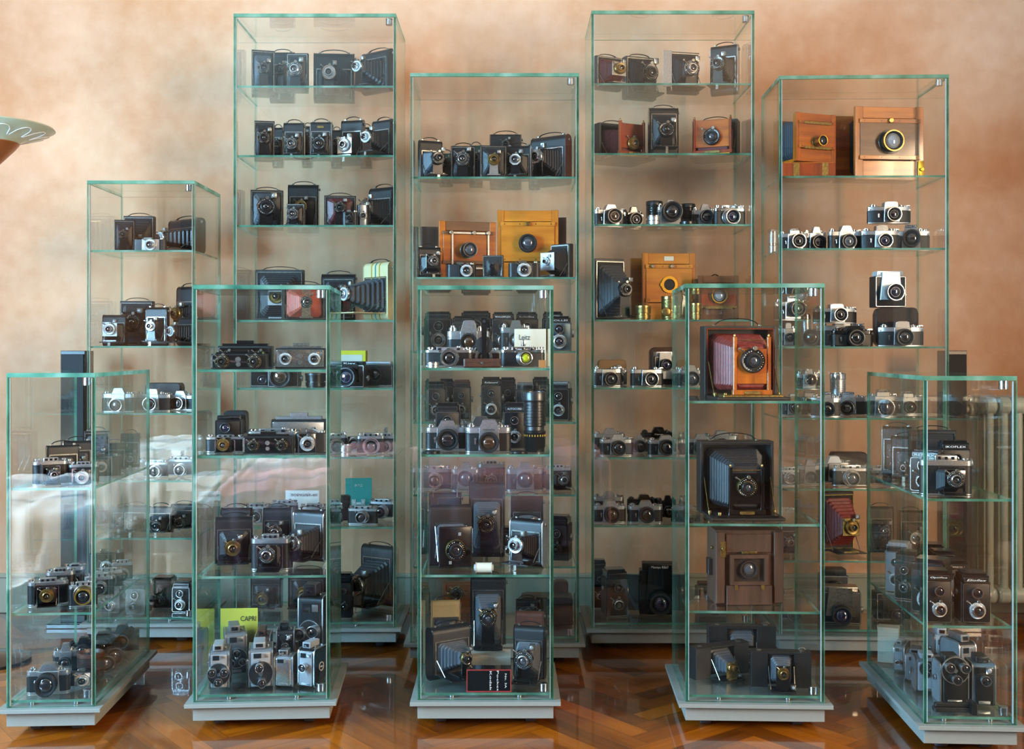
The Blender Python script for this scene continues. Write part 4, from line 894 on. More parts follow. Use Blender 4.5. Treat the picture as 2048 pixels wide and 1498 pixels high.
I['B4', 3] = [
 ('F', 1188, 1262, 515, .4, 22, 'large black folding camera with grey bellows', dict(plate=1, bel='bel_gr', l=(577, 15), dial='dark', L=.13, lo=.12, hi=.8, strap=0)),
 ('W', 1273, 1382, 507, .8, 4, 'honey wood camera with round brass opening', dict(m='honey', hole=1, l=(567, 17), plate=1, knob='nickel', kx=(-.32, .04), L=.1, bo=-.03)),
 ('L', 1271, 1302, 611, .2, 0, 'short brass lens', dict(s='brass')),
 ('L', 1323, 1357, 592, .1, 0, 'tall brass lens with side knob', dict(s='brass', sideknob=1)),
 ('L', 1380, 1404, 606, .1, 0, 'brass lens behind the front cabinet', dict(s='brass')),
 ('W', 1395, 1475, 552, .5, 0, 'brass-framed plate camera with leather handle', dict(m='walnut', pm='mahog', l=(590, 16), metalfr=0, bars=1, handle=1, L=.07, gl='glass_p', bt='oldbrass', bs='brass', ln=.015))]
I['B4', 4] = [
 ('K', 1195, 1252, 719, .98, 0, 'tan leather case behind the left camera', dict(m='tan', d=.05)),
 ('S', 1187, 1247, 733, .2, 8, 'chrome reflex camera with long lens, leftmost', dict(l=(761, 14), ln=.045, prism=0)),
 ('S', 1222, 1256, 730, .8, 0, 'small dark reflex camera between two others', dict(l=(757, 9))),
 ('S', 1262, 1330, 734, .2, 8, 'chrome reflex camera with green-tinted lens', dict(l=(760, 14), ln=.045, prism=0, bs='zebra')),
 ('K', 1299, 1353, 694, .98, 0, 'reddish brown leather case', dict(m='brown', d=.05)),
 ('P', 1312, 1354, 703, .4, 4, 'upright grey medium format camera', dict(body='leather', hood='satin', ff='satin', l=(730, 12), ln=.03)),
 ('S', 1355, 1410, 730, .2, 0, 'reflex camera with silver lens, near right', dict(l=(761, 15), bs='silver', gl='glass_g')),
 ('R', 1410, 1462, 735, .4, 0, 'camera partly hidden by the red-bellows cabinet', dict(l=(760, 12)))]
I['B4', 5] = [
 ('S', 1187, 1252, 858, .9, 0, 'reflex camera in the back row, left', dict(l=(890, 13))),
 ('S', 1200, 1268, 869, .1, 6, 'reflex camera with mauve-tinted lens', dict(l=(897, 15))),
 ('S', 1283, 1352, 855, .9, 0, 'black reflex camera in the back row', dict(top='enamel', txt='Canon', l=(890, 13))),
 ('S', 1262, 1298, 872, .6, 0, 'reflex camera squeezed in the middle', dict(l=(896, 12))),
 ('S', 1297, 1367, 871, .1, 0, 'chrome reflex camera with deep black lens', dict(l=(898, 16))),
 ('S', 1371, 1432, 868, .2, 0, 'chrome reflex camera right of the middle', dict(l=(898, 14))),
 ('S', 1408, 1480, 862, .6, 0, 'silver-topped reflex camera behind the handle', dict(l=(896, 14)))]
I['B4', 6] = [
 ('S', 1187, 1250, 985, .9, 0, 'reflex camera in the back row, left end', dict(l=(1022, 13))),
 ('S', 1187, 1254, 1002, .1, 6, 'chrome reflex camera with golden lens', dict(l=(1037, 16), gl='glass_a')),
 ('S', 1256, 1322, 991, .9, 0, 'dark reflex camera in the back row', dict(top='enamel', l=(1022, 13))),
 ('S', 1257, 1327, 1003, .1, 0, 'chrome reflex camera with black lens, middle', dict(l=(1036, 16))),
 ('S', 1318, 1356, 993, .6, 0, 'dark reflex camera near the middle', dict(top='enamel', l=(1028, 12))),
 ('S', 1344, 1404, 1008, .1, 0, 'chrome reflex camera, third in front', dict(l=(1036, 14))),
 ('S', 1410, 1474, 1000, .3, 0, 'chrome reflex camera at right end', dict(l=(1034, 14)))]
I['B4', 7] = [
 ('T', 1187, 1214, 1122, .8, 0, 'dark twin-lens camera at left pane', dict(dial='ring')),
 ('T', 1208, 1256, 1140, .3, 10, 'twin-lens camera with nickel trim', dict(dial='ring', trim='chrome', face='leather')),
 ('Q', 1244, 1284, 1150, .6, -8, 'dark blue booklet leaning', dict(m='ltblue', d=.008)),
 ('P', 1285, 1366, 1130, .3, -4, 'big black studio camera', dict(l=(1208, 22), ff='enamel', txt='Mamiya RB67', ln=.06, body='plastic', trim='enamel')),
 ('P', 1400, 1460, 1170, .3, 0, 'black camera behind the brown box camera', dict(l=(1215, 15)))]
I['B5', 0] = [
 ('Z', 1562, 1667, 327, .3, 0, 'stack of reddish wooden plate holders', {}),
 ('W', 1562, 1662, 231, .35, 22, 'wooden camera with small brass lens and grey bellows', dict(m='amber', mv='amber_v', l=(276, 11), bars=1, L=.13, bel='bel_gr', bs='brass', flm='oldbrass', kx=(), gl='glass', ln=.04, on=327)),
 ('W', 1689, 1830, 218, .5, 6, 'large polished wooden camera with wide lens', dict(m='amber', pm='walnut', l=(277, 22), ln=.035, L=.12, flm='steel', bs='oldbrass', catch=1, gl='glass_p', bo=-.04))]
I['B5', 1] = [
 ('L', 1534, 1554, 458, .9, 0, 'chrome lens seen through the side pane', dict(s='chrome')),
 ('S', 1562, 1624, 455, .1, 6, 'reflex camera with black ribbed lens, leftmost', dict(exa=1, txt='Exa', l=(483, 15), bs='zebra', ln=.045)),
 ('S', 1613, 1659, 452, .5, 6, 'reflex camera with dark lens', dict(l=(483, 14))),
 ('S', 1660, 1728, 450, .2, 4, 'silver reflex camera with grey prism', dict(txt='Praktica', l=(482, 15), gl='glass_g')),
 ('S', 1726, 1802, 449, .2, 2, 'dazzling silver-fronted reflex camera', dict(exa=1, l=(482, 15), fm='white', bs='silver', gl='glass_b', pm='chrome')),
 ('S', 1740, 1826, 402, .3, 2, 'reflex camera stacked on top of another', dict(exa=1, l=(428, 15), on=446, bs='zebra')),
 ('S', 1799, 1875, 448, .2, -14, 'nameplated reflex camera with large lens', dict(exa=1, txt='EXAKTA', l=(475, 17), ln=.05))]
I['B5', 2] = [
 ('S', 1532, 1600, 592, .6, 14, 'reflex camera at upper left, resting on another', dict(exa=1, txt='EXAKTA', l=(618, 16), on=641, ln=.05)),
 ('S', 1562, 1600, 645, .5, 0, 'reflex camera below the upper left one', dict(exa=1, l=(675, 9))),
 ('L', 1604, 1624, 628, .6, 0, 'slim chrome lens on end', dict(s='chrome')),
 ('N', 1606, 1642, 657, .2, -20, 'thick lens lying on its side', dict(bs='black', ln=.07)),
 ('S', 1630, 1717, 608, .8, 4, 'reflex camera with ribbed silver lens, raised', dict(exa=1, l=(630, 14), on=647, bs='silver', ln=.04)),
 ('S', 1638, 1736, 638, .8, 0, 'wide silver reflex camera beneath', dict(exa=1, l=(668, 14))),
 ('S', 1668, 1752, 651, .1, 0, 'black reflex camera with brass-ringed lens', dict(top='enamel', fm='enamel', l=(678, 16), ln=.04)),
 ('P', 1756, 1818, 541, .6, 4, 'white-fronted medium format camera on the leather case', dict(l=(584, 18), ff='white', hood='white', bs='silver', on=614, ln=.05)),
 ('K', 1749, 1833, 615, .6, -6, 'shiny leather case supporting the white camera', dict(m='dkbrown', d=.07, bulge=1)),
 ('S', 1764, 1853, 642, .05, -4, 'silver reflex camera in front of leather case', dict(exa=1, l=(675, 17), ln=.04))]
I['B5', 3] = [
 ('S', 1562, 1620, 788, .4, 0, 'reflex camera at left', dict(exa=1, l=(815, 13))),
 ('S', 1598, 1645, 738, .5, 0, 'small silver camera raised on another', dict(exa=1, l=(760, 12), bs='silver', on=780, fm='white')),
 ('S', 1592, 1652, 782, .6, 0, 'camera carrying the small silver one', dict(exa=1, l=(815, 12), txt='EXAKTA')),
 ('S', 1626, 1684, 784, .2, -6, 'nameplated camera with wide lens', dict(exa=1, txt='EXAKTA', l=(818, 14))),
 ('L', 1662, 1694, 746, .7, 0, 'tall shiny chrome lens', dict(s='chrome')),
 ('S', 1672, 1747, 785, .2, -18, 'camera with long black telephoto lens', dict(exa=1, txt='EXAKTA', l=(820, 15), ln=.09)),
 ('S', 1738, 1795, 779, .3, 0, 'camera with stacked double finder', dict(exa=1, txt='EXAKTA', l=(818, 17), bs='silver', gl='glass_b', pw=.4)),
 ('S', 1788, 1850, 783, .7, 0, 'camera with nameplate at right', dict(exa=1, txt='EXAKTA', l=(815, 12)))]
I['B5', 4] = [
 ('K', 1660, 1732, 903, .98, 0, 'dark leather case at the back', dict(m='dkbrown', d=.05)),
 ('S', 1636, 1706, 914, .6, 0, 'black-bodied reflex camera with white prism', dict(l=(950, 12), pm='white')),
 ('R', 1668, 1738, 927, .1, 0, 'champagne-topped rangefinder camera', dict(l=(960, 14), bs='silver', gl='glass_g')),
 ('R', 1562, 1602, 930, .2, 0, 'silver-topped camera at left', dict(l=(958, 10))),
 ('S', 1600, 1645, 920, .4, 0, 'pale reflex camera left of middle', dict(l=(955, 11))),
 ('R', 1742, 1800, 928, .3, 0, 'rangefinder camera behind the front glass', dict(l=(960, 12))),
 ('S', 1805, 1868, 922, .4, 0, 'reflex camera at right end', dict(l=(957, 13)))]
I['B5', 5] = [
 ('F', 1649, 1722, 987, .5, 12, 'tall folding camera with red bellows and brass fittings', dict(plate=1, bel='bel_rd', trim='oldbrass', dial='brass', l=(1058, 15), L=.11, sq=1, std='oldbrass', strap=0)),
 ('F', 1562, 1600, 1044, .3, 0, 'black folding camera at left', dict(l=(1086, 10))),
 ('F', 1744, 1792, 1010, .4, 0, 'large dark folding camera behind front glass', dict(l=(1064, 12), dial='ring')),
 ('F', 1804, 1852, 1018, .4, 0, 'dark folding camera with silver disc', dict(l=(1077, 13), dial='silver'))]
I['B5', 6] = [
 ('P', 1650, 1704, 1141, .9, 0, 'black prism-topped camera behind', dict(l=(1175, 12))),
 ('P', 1652, 1732, 1178, .1, -8, 'brown-silver medium format camera with big lens', dict(ff='nickel', hood='nickel', l=(1233, 19), ln=.06)),
 ('P', 1566, 1612, 1192, .5, 0, 'dark camera at left', dict(l=(1230, 13))),
 ('P', 1760, 1830, 1180, .5, 0, 'dark camera behind front cabinet', dict(l=(1230, 14)))]
I['F0', 0] = [
 ('F', 236, 272, 863, .97, 14, 'rounded camera at the far back corner', dict(l=(920, 10), L=.02, d=.024)),
 ('F', 200, 243, 882, .8, 16, 'rounded camera second from the back', dict(l=(930, 10), L=.02, d=.024)),
 ('F', 164, 216, 858, .62, 20, 'tall camera with silver frame and bellows', dict(plate=1, trim='chrome', l=(920, 12), bel='bel_gr', L=.06, d=.03)),
 ('M', 168, 240, 906, .48, 14, 'low camera with silver top edge', dict(l=(940, 12), face='leather')),
 ('F', 128, 180, 876, .42, 24, 'camera with rounded end and chrome rim', dict(l=(930, 11), side='chrome', L=.022, d=.025)),
 ('F', 100, 154, 884, .3, 30, 'camera with leather roll and chrome key', dict(l=(935, 11), L=.015, d=.02)),
 ('H', 60, 128, 912, .06, 26, 'silver-topped folding camera with open door', dict(l=(950, 11), fold=1, L=.05)),
 ('H', 124, 186, 922, .05, 14, 'silver-topped folding camera with yellow-green lens', dict(l=(957, 14), gl='glass_a', dial='silver'))]
I['F0', 1] = [
 ('M', 180, 246, 1097, .95, 12, 'camera with ribbed silver top at the back', dict(l=(1140, 12), face='leather')),
 ('R', 218, 260, 1118, .8, 16, 'silver-topped camera with double knobs', dict(l=(1155, 11))),
 ('R', 186, 240, 1132, .6, 16, 'silver and black camera, fourth from front', dict(l=(1165, 12))),
 ('H', 126, 164, 1126, .55, 12, 'camera with round dial on top, back one', dict(l=(1165, 10))),
 ('R', 164, 222, 1142, .35, 16, 'silver-topped camera behind the large lens', dict(l=(1180, 12))),
 ('H', 84, 142, 1133, .35, 14, 'camera with round dial on top, front one', dict(l=(1172, 11))),
 ('H', 44, 124, 1156, .06, 16, 'bronze-lensed folding camera with open door', dict(l=(1197, 14), fold=1, dial='brass', bel='bel_ma')),
 ('R', 130, 186, 1160, .06, 14, 'camera with wide bronze-ringed lens', dict(l=(1196, 16), bs='brass', ln=.035))]
I['F0', 2] = [
 ('S', 206, 275, 1252, .93, 12, 'dark reflex camera at the back corner', dict(top='enamel', l=(1288, 14), bs='silver', gl='glass_a')),
 ('S', 162, 232, 1268, .8, 8, 'black reflex camera with white label', dict(top='enamel', l=(1300, 14))),
 ('S', 130, 190, 1278, .62, 8, 'brownish reflex camera behind the case', dict(top='enamel', l=(1305, 13))),
 ('N', 232, 268, 1294, .62, 30, 'dark lens hood, back one', dict(bs='black', ln=.05, gl='glass_a')),
 ('N', 202, 240, 1310, .42, 30, 'brown-tinted lens hood, front one', dict(bs='black', ln=.05, gl='glass_a')),
 ('S', 100, 150, 1290, .4, 10, 'silver-prism reflex camera in second row', dict(l=(1330, 12))),
 ('L', 150, 204, 1306, .3, 0, 'round open leather lens case', dict(s='brown')),
 ('S', 44, 128, 1334, .06, 8, 'reflex camera with satin prism and large lens', dict(l=(1372, 20), ln=.05, pw=.34)),
 ('M', 128, 186, 1345, .1, 10, 'small camera with bright silver shutter', dict(l=(1375, 15), face='satin'))]
I['F1', 0] = [
 ('D', 440, 546, 681, .9, 0, 'wide black stereo camera in the back', dict(l=(715, 14))),
 ('D', 421, 530, 700, .15, 0, 'black stereo camera with centre finder', dict(l=(722, 14))),
 ('D', 549, 648, 686, .3, 0, 'nickel-faced stereo camera', dict(face='nickel', dial='silver', l=(716, 13), bell2=1, tm='nickel'))]
I['F1', 1] = [
 ('K', 449, 497, 820, .95, 0, 'rounded black leather hood case', dict(m='leather', d=.05, rr=.35)),
 ('P', 425, 477, 831, .7, 0, 'black waist-level camera with round finder lens', dict(l=(855, 10), hood='enamel', trim='enamel')),
 ('D', 545, 652, 825, .9, 0, 'long silver-topped stereo camera', dict(face='satin', dial='silver', l=(852, 12), body='leather', tm='satin')),
 ('R', 492, 596, 852, .55, 0, 'wide camera with two silver knobs', dict(l=(885, 9))),
 ('H', 400, 480, 868, .1, 4, 'folding camera with large brass-ringed lens', dict(l=(891, 18), dial='brass', gl='glass_g')),
 ('D', 484, 582, 864, .05, 0, 'small black stereo camera with box finder', dict(l=(898, 12))),
 ('M', 588, 652, 860, .1, 8, 'compact camera with oval silver shutter', dict(l=(893, 16), fx=-.14))]
I['F1', 2] = [
 ('F', 440, 500, 1012, .95, 0, 'folding camera behind the brass one', dict(l=(1068, 12), strap=1)),
 ('F', 521, 580, 1013, .8, 0, 'tall folding camera standing in the middle', dict(l=(1070, 15), dial='ring', side='satin')),
 ('F', 414, 492, 1031, .4, 8, 'big folding camera with copper-coloured shutter', dict(l=(1099, 16), dial='brass', side='chrome', L=.08)),
 ('H', 494, 572, 1066, .05, 0, 'low folding camera with chrome square finder', dict(l=(1110, 17), L=.06)),
 ('F', 572, 648, 1020, .35, -24, 'folding camera facing left with blue lens', dict(l=(1096, 18), dial='ring', gl='glass_b', L=.09, side='chrome'))]
I['F1', 3] = [
 ('Q', 440, 514, 1218, .9, 0, 'yellow-green leaflet behind the cine cameras', dict(m='yelgreen', d=.004, t=[('CAPRI', .25, .82, .42, .09, 'inkb')])),
 ('C', 438, 492, 1250, .6, 14, 'grey cine camera with rounded housing', dict(n=3, r=.012, face='greyb', l=(1320, 0))),
 ('C', 504, 538, 1260, .7, 4, 'brown leather cine camera', dict(face='brown', body='brown', side='brown')),
 ('C', 546, 583, 1248, .6, 4, 'narrow black cine camera', dict(face='enamel', body='leather', side='leather', l=(1296, 10), eye=1, d=.06)),
 ('C', 590, 652, 1172, .8, -14, 'tall black cine camera with big lens', dict(face='leather', body='leather', side='leather', n=2, r=.021, l=(1270, 0), ln=.045, a0=190, bs='silver', d=.09, tr=.036)),
 ('C', 412, 457, 1290, .05, 6, 'small grey cine camera with three-lens turret', dict(n=3, r=.0135, a0=30, l=(1350, 0), face='ltgrey', tr=.035, ln=.032)),
 ('C', 488, 542, 1288, .15, 8, 'cine camera with large round turret plate', dict(n=2, r=.013, a0=100, l=(1348, 0), face='ltgrey', tr=.038, ln=.035)),
 ('C', 545, 588, 1303, .1, -10, 'silver and grey cine camera without lens cap', dict(face='satin', body='greyb', r=.004, l=(1310, 0), d=.06)),
 ('C', 597, 650, 1288, .05, -24, 'black cine camera with white side emblem', dict(face='ltgrey', body='enamel', side='enamel', emblem=1, l=(1338, 10), d=.09, r=.014))]
I['F2', 0] = [
 ('Q', 1034, 1097, 658, .9, 0, 'ivory carton with script lettering', dict(m='paper', d=.05, t=[('Leitz', -.18, .78, .34, .14, 'inkb')])),
 ('R', 838, 935, 690, .3, 0, 'black and chrome rangefinder camera', dict(l=(717, 15), ln=.03)),
 ('S', 893, 978, 640, .96, 0, 'reflex camera standing in the back', dict(l=(684, 17), txt='KONICA', gl='glass_a')),
 ('R', 933, 999, 690, .5, 0, 'rangefinder camera with brown leather', dict(body='brown', l=(712, 14))),
 ('V', 963, 974, 636, .35, 0, 'tall black finder bar', {}),
 ('K', 926, 1002, 717, .05, 4, 'flat brown leather pouch with round studs', dict(m='brown', d=.04, rr=.1)),
 ('L', 854, 879, 724, .02, 0, 'low stack of chrome filter rings', dict(s='chrome')),
 ('R', 1000, 1091, 688, .2, 6, 'bright chrome rangefinder camera with yellow filter', dict(l=(716, 13), ln=.05, gl='glass_y', acc=1, top='chrome')),
 ('Q', 1077, 1091, 720, .0, 0, 'tiny brown card box', dict(m='kraft', d=.012))]
I['F2', 1] = [
 ('T', 872, 921, 806, .8, 0, 'twin-lens camera with two small top lenses', dict(dial='ring', trim='nickel')),
 ('S', 912, 1006, 834, .8, 0, 'reflex camera in the back row', dict(l=(880, 16))),
 ('T', 1008, 1052, 806, .6, 0, 'twin-lens camera with oval nameplate', dict(txt='AUTOCORD', dial='silver', trim='nickel')),
 ('S', 848, 934, 842, .15, 4, 'chrome reflex camera with wide black lens', dict(l=(886, 22), ln=.045, pw=.34)),
 ('S', 930, 1022, 840, .1, 0, 'chrome reflex camera with amber-coated lens', dict(txt='minolta', l=(889, 20), ln=.045, gl='glass_a', pw=.32)),
 ('L', 1047, 1093, 784, .15, 0, 'tall black telephoto lens with yellow scale', dict(s='black', marks=1)),
 ('O', 845, 880, 903, .0, 0, 'black lens cap at left', {}),
 ('O', 1021, 1056, 903, .0, 0, 'black lens cap beside the tall lens', {})]
I['F2', 2] = [
 ('F', 1024, 1088, 989, .85, -4, 'large folding camera with olive leather top', dict(l=(1060, 14), bel='bel_gr', body='dkbrown', L=.04, d=.035)),
 ('F', 856, 920, 982, .98, 0, 'folding camera at the back left', dict(l=(1050, 12), wire=1, L=.035, d=.03)),
 ('F', 939, 1011, 967, .6, 0, 'very tall folding camera with big round shutter', dict(l=(1054, 18), dial='bronze', gl='glass_b', bel='bel_gr', lo=.08, hi=.78, strap=0, L=.06, d=.04)),
 ('U', 855, 942, 1012, .35, 10, 'strut camera with flat front plate', {}),
 ('F', 1016, 1090, 1034, .25, -30, 'folding camera with art-deco silver shutter face', dict(l=(1092, 17), dial='silver', L=.06, d=.035, side='satin')),
 ('Y', 948, 987, 1124, .02, 0, 'roll of film with ivory paper', {})]
I['F2', 3] = [
 ('F', 862, 920, 1200, .9, 6, 'tan-coloured folding camera at back left', dict(body='tan', side='tan', l=(1270, 12), dial='bronze')),
 ('F', 1036, 1093, 1222, .9, -6, 'brown leather folding camera at back right', dict(body='brown', side='brown', l=(1290, 12))),
 ('F', 942, 1013, 1158, .75, 0, 'tall black folding camera in the middle', dict(l=(1248, 18), dial='bronze', bel='bel_gr', L=.05, d=.04, lo=.02, hi=.8, on=1306, gl='glass_g')),
 ('Q', 934, 1022, 1306, .6, 0, 'pale carton supporting the middle camera', dict(m='paper', d=.1)),
 ('Q', 934, 1022, 1336, .06, 0, 'black box with red edges and vertical lettering', dict(m='enamel', d=.05, edge='red', t=[('No. 3A', .38, .5, .3, .09, 'ink', 90), ('Pocket', .2, .5, .42, .09, 'ink', 90), ('Kodak', .04, .5, .4, .1, 'ink', 90)])),
 ('F', 850, 940, 1251, .25, 34, 'folding camera turned right with brown shutter', dict(l=(1324, 13), dial='bronze', bel='bel_gr', L=.085)),
 ('F', 1028, 1095, 1254, .15, -14, 'folding camera with large chrome-ringed lens', dict(l=(1327, 19), dial='ring', gl='glass_g', bel='bel_gr', L=.07, lo=.06))]
I['F3', 0] = [('G', 1414, 1566, 651, .45, 5, 'black cased camera with red bellows and orange wood front', dict(L=.14, l=(722, 25), bel='bel_rd', bigstrap=1))]
I['F3', 1] = [('G', 1406, 1558, 886, .45, 3, 'black cased camera with long black bellows', dict(L=.14, l=(979, 20), bel='bel_bk', dial='bronze', std='enamel', board='enamel', inner='matte', track='enamel', bigstrap=1, sw=.46, sh=.7, pz=.62))]
I['F3', 2] = [('B', 1424, 1558, 1056, .35, 4, 'dark brown wooden box camera with round lens in square panel', dict(l=(1144, 18)))]
I['F3', 3] = [
 ('X', 1418, 1553, 1254, 1, 0, 'large black folding box camera behind', dict(l=(1320, 18), dial='black', L=.03)),
 ('X', 1382, 1508, 1296, .15, 28, 'folding box camera turned right, brass shutter', dict(l=(1350, 12), brs=1, L=.05)),
 ('X', 1507, 1626, 1308, .12, -4, 'small folding box camera with open centre', dict(l=(1348, 12), L=.05))]
I['F4', 0] = [
 ('F', 1743, 1798, 848, .9, -30, 'tall folding camera seen from its side', dict(l=(930, 12), side='nickel', L=.025, d=.026)),
 ('F', 1776, 1832, 868, .66, -30, 'black folding camera with chrome stud', dict(l=(940, 11), L=.02, d=.026)),
 ('F', 1828, 1920, 855, .5, -6, 'wide camera with chrome frame and brown strap', dict(plate=1, trim='chrome', l=(930, 12), strap=1, L=.035, d=.026)),
 ('T', 1802, 1872, 900, .3, -36, 'black twin-lens camera turned left', dict(dial='ring', txt='REFLEX', d=.045)),
 ('T', 1888, 1950, 882, .35, -4, 'twin-lens camera with outlined nameplate', dict(txt='IKOFLEX', trim='chrome', d=.05)),
 ('H', 1853, 1955, 905, .03, -6, 'chrome-topped folding camera in front', dict(l=(960, 17), L=.045, lx=.1))]
I['F4', 1] = [
 ('T', 1746, 1798, 1086, .85, -28, 'light grey twin-lens camera', dict(face='ltgrey', body='ltgrey', hood='ltgrey', dial='silver')),
 ('T', 1776, 1826, 1104, .62, -30, 'black twin-lens camera, second from back', dict(dial='ring', trim='chrome')),
 ('T', 1800, 1876, 1120, .32, -30, 'black twin-lens camera with chrome edge', dict(dial='silver', trim='chrome')),
 ('T', 1856, 1908, 1088, .85, -4, 'twin-lens camera at the very back', dict(dial='ring')),
 ('T', 1878, 1926, 1102, .62, -4, 'twin-lens camera in the back row, right', dict(dial='ring', trim='nickel')),
 ('T', 1898, 1951, 1122, .36, -4, 'twin-lens camera between the front two', dict(txt='• Flexaret •', dial='ring', trim='nickel', bs='silver')),
 ('T', 1853, 1905, 1143, .06, -4, 'twin-lens camera with rounded trim, front left', dict(txt='Optiflex', trim='nickel', dial='silver', shear=.3)),
 ('T', 1928, 1986, 1148, .05, -4, 'twin-lens camera with script nameplate, front right', dict(txt='Elioflex', trim='nickel', dial='silver', shear=.3))]
I['F4', 2] = [
 ('Q', 1738, 1776, 1252, .97, -20, 'cream carton at the back', dict(m='paper', d=.05)),
 ('C', 1786, 1830, 1284, .7, -26, 'grey cine camera at the back left', dict(face='ltgrey')),
 ('C', 1868, 1908, 1256, .8, -6, 'grey cine camera with square windows', dict(face='ltgrey', body='ltgrey')),
 ('C', 1900, 1950, 1268, .5, 14, 'slim chrome-edged cine camera', dict(face='satin', body='steel')),
 ('C', 1806, 1862, 1310, .35, -24, 'grey cine camera with round housing', dict(face='greyb', d=.09)),
 ('C', 1832, 1890, 1316, .14, -8, 'pale cine camera with two stubby lenses', dict(n=3, r=.0115, a0=0, l=(1354, 0), face='ltgrey', tr=.03, d=.08)),
 ('C', 1884, 1940, 1316, .1, 0, 'black cine camera with big three-lens turret', dict(n=3, r=.0145, a0=30, l=(1347, 0), face='leather', body='leather', tr=.04, tm='enamel', d=.08)),
 ('C', 1948, 1996, 1314, .12, -4, 'blue-grey cine camera with single side lens', dict(face='leather', body='ltblue', side='ltblue', l=(1362, 11), eye=1, d=.09)),
 ('J', 1866, 1956, 1404, .0, 0, 'folded metal grip in the foreground', {})]
# ------------------------------------------------------------------ room
XL, XR, YF, YB, ZC = -3.6, 3.5, -3.2, 5.05, 3.3
def struct(name, mb, mats, smooth=False):
    o = mb.build(name, mats, None, smooth); o['kind'] = 'structure'; return o
def wallmat():
    m, nt, out = new_mat('peach_plaster')
    p = nd(nt, 'ShaderNodeBsdfPrincipled'); p.inputs['Roughness'].default_value = .85
    tc = nd(nt, 'ShaderNodeTexCoord'); L = nt.links.new
    n1 = nd(nt, 'ShaderNodeTexNoise'); n1.inputs['Scale'].default_value = 1.6; n1.inputs['Detail'].default_value = 6; n1.inputs['Roughness'].default_value = .6
    n2 = nd(nt, 'ShaderNodeTexNoise'); n2.inputs['Scale'].default_value = 14; n2.inputs['Detail'].default_value = 6
    ad = nd(nt, 'ShaderNodeMath', operation='MULTIPLY_ADD'); ad.inputs[1].default_value = .35; 
    cr = nd(nt, 'ShaderNodeValToRGB'); e = cr.color_ramp.elements
    e[0].position = .45; e[0].color = rgb('#c99268'); e[1].position = .85; e[1].color = rgb('#ddb28f')
    L(tc.outputs['Object'], n1.inputs['Vector']); L(tc.outputs['Object'], n2.inputs['Vector'])
    L(n2.outputs['Fac'], ad.inputs[0]); L(n1.outputs['Fac'], ad.inputs[2]); L(ad.outputs[0], cr.inputs[0]); L(cr.outputs[0], p.inputs['Base Color'])
    b = nd(nt, 'ShaderNodeBump'); b.inputs['Strength'].default_value = .08; b.inputs['Distance'].default_value = .004
    L(n2.outputs['Fac'], b.inputs['Height']); L(b.outputs[0], p.inputs['Normal']); L(p.outputs[0], out.inputs[0]); return m
M['wall'] = wallmat()
M['wall2'] = pm('pale_side_wall', '#b89078', .8, col2='#c09a80', scale=3)
M['wall3'] = pm('dark_front_wall', '#4a403a', .8)
M['ceil'] = pm('ceiling_beige', '#9c8f82', .8)
M['trimw'] = pm('grey_green_skirting', '#9fa08c', .45)
M['frame'] = pm('window_frame_white', '#d8d6d0', .4)
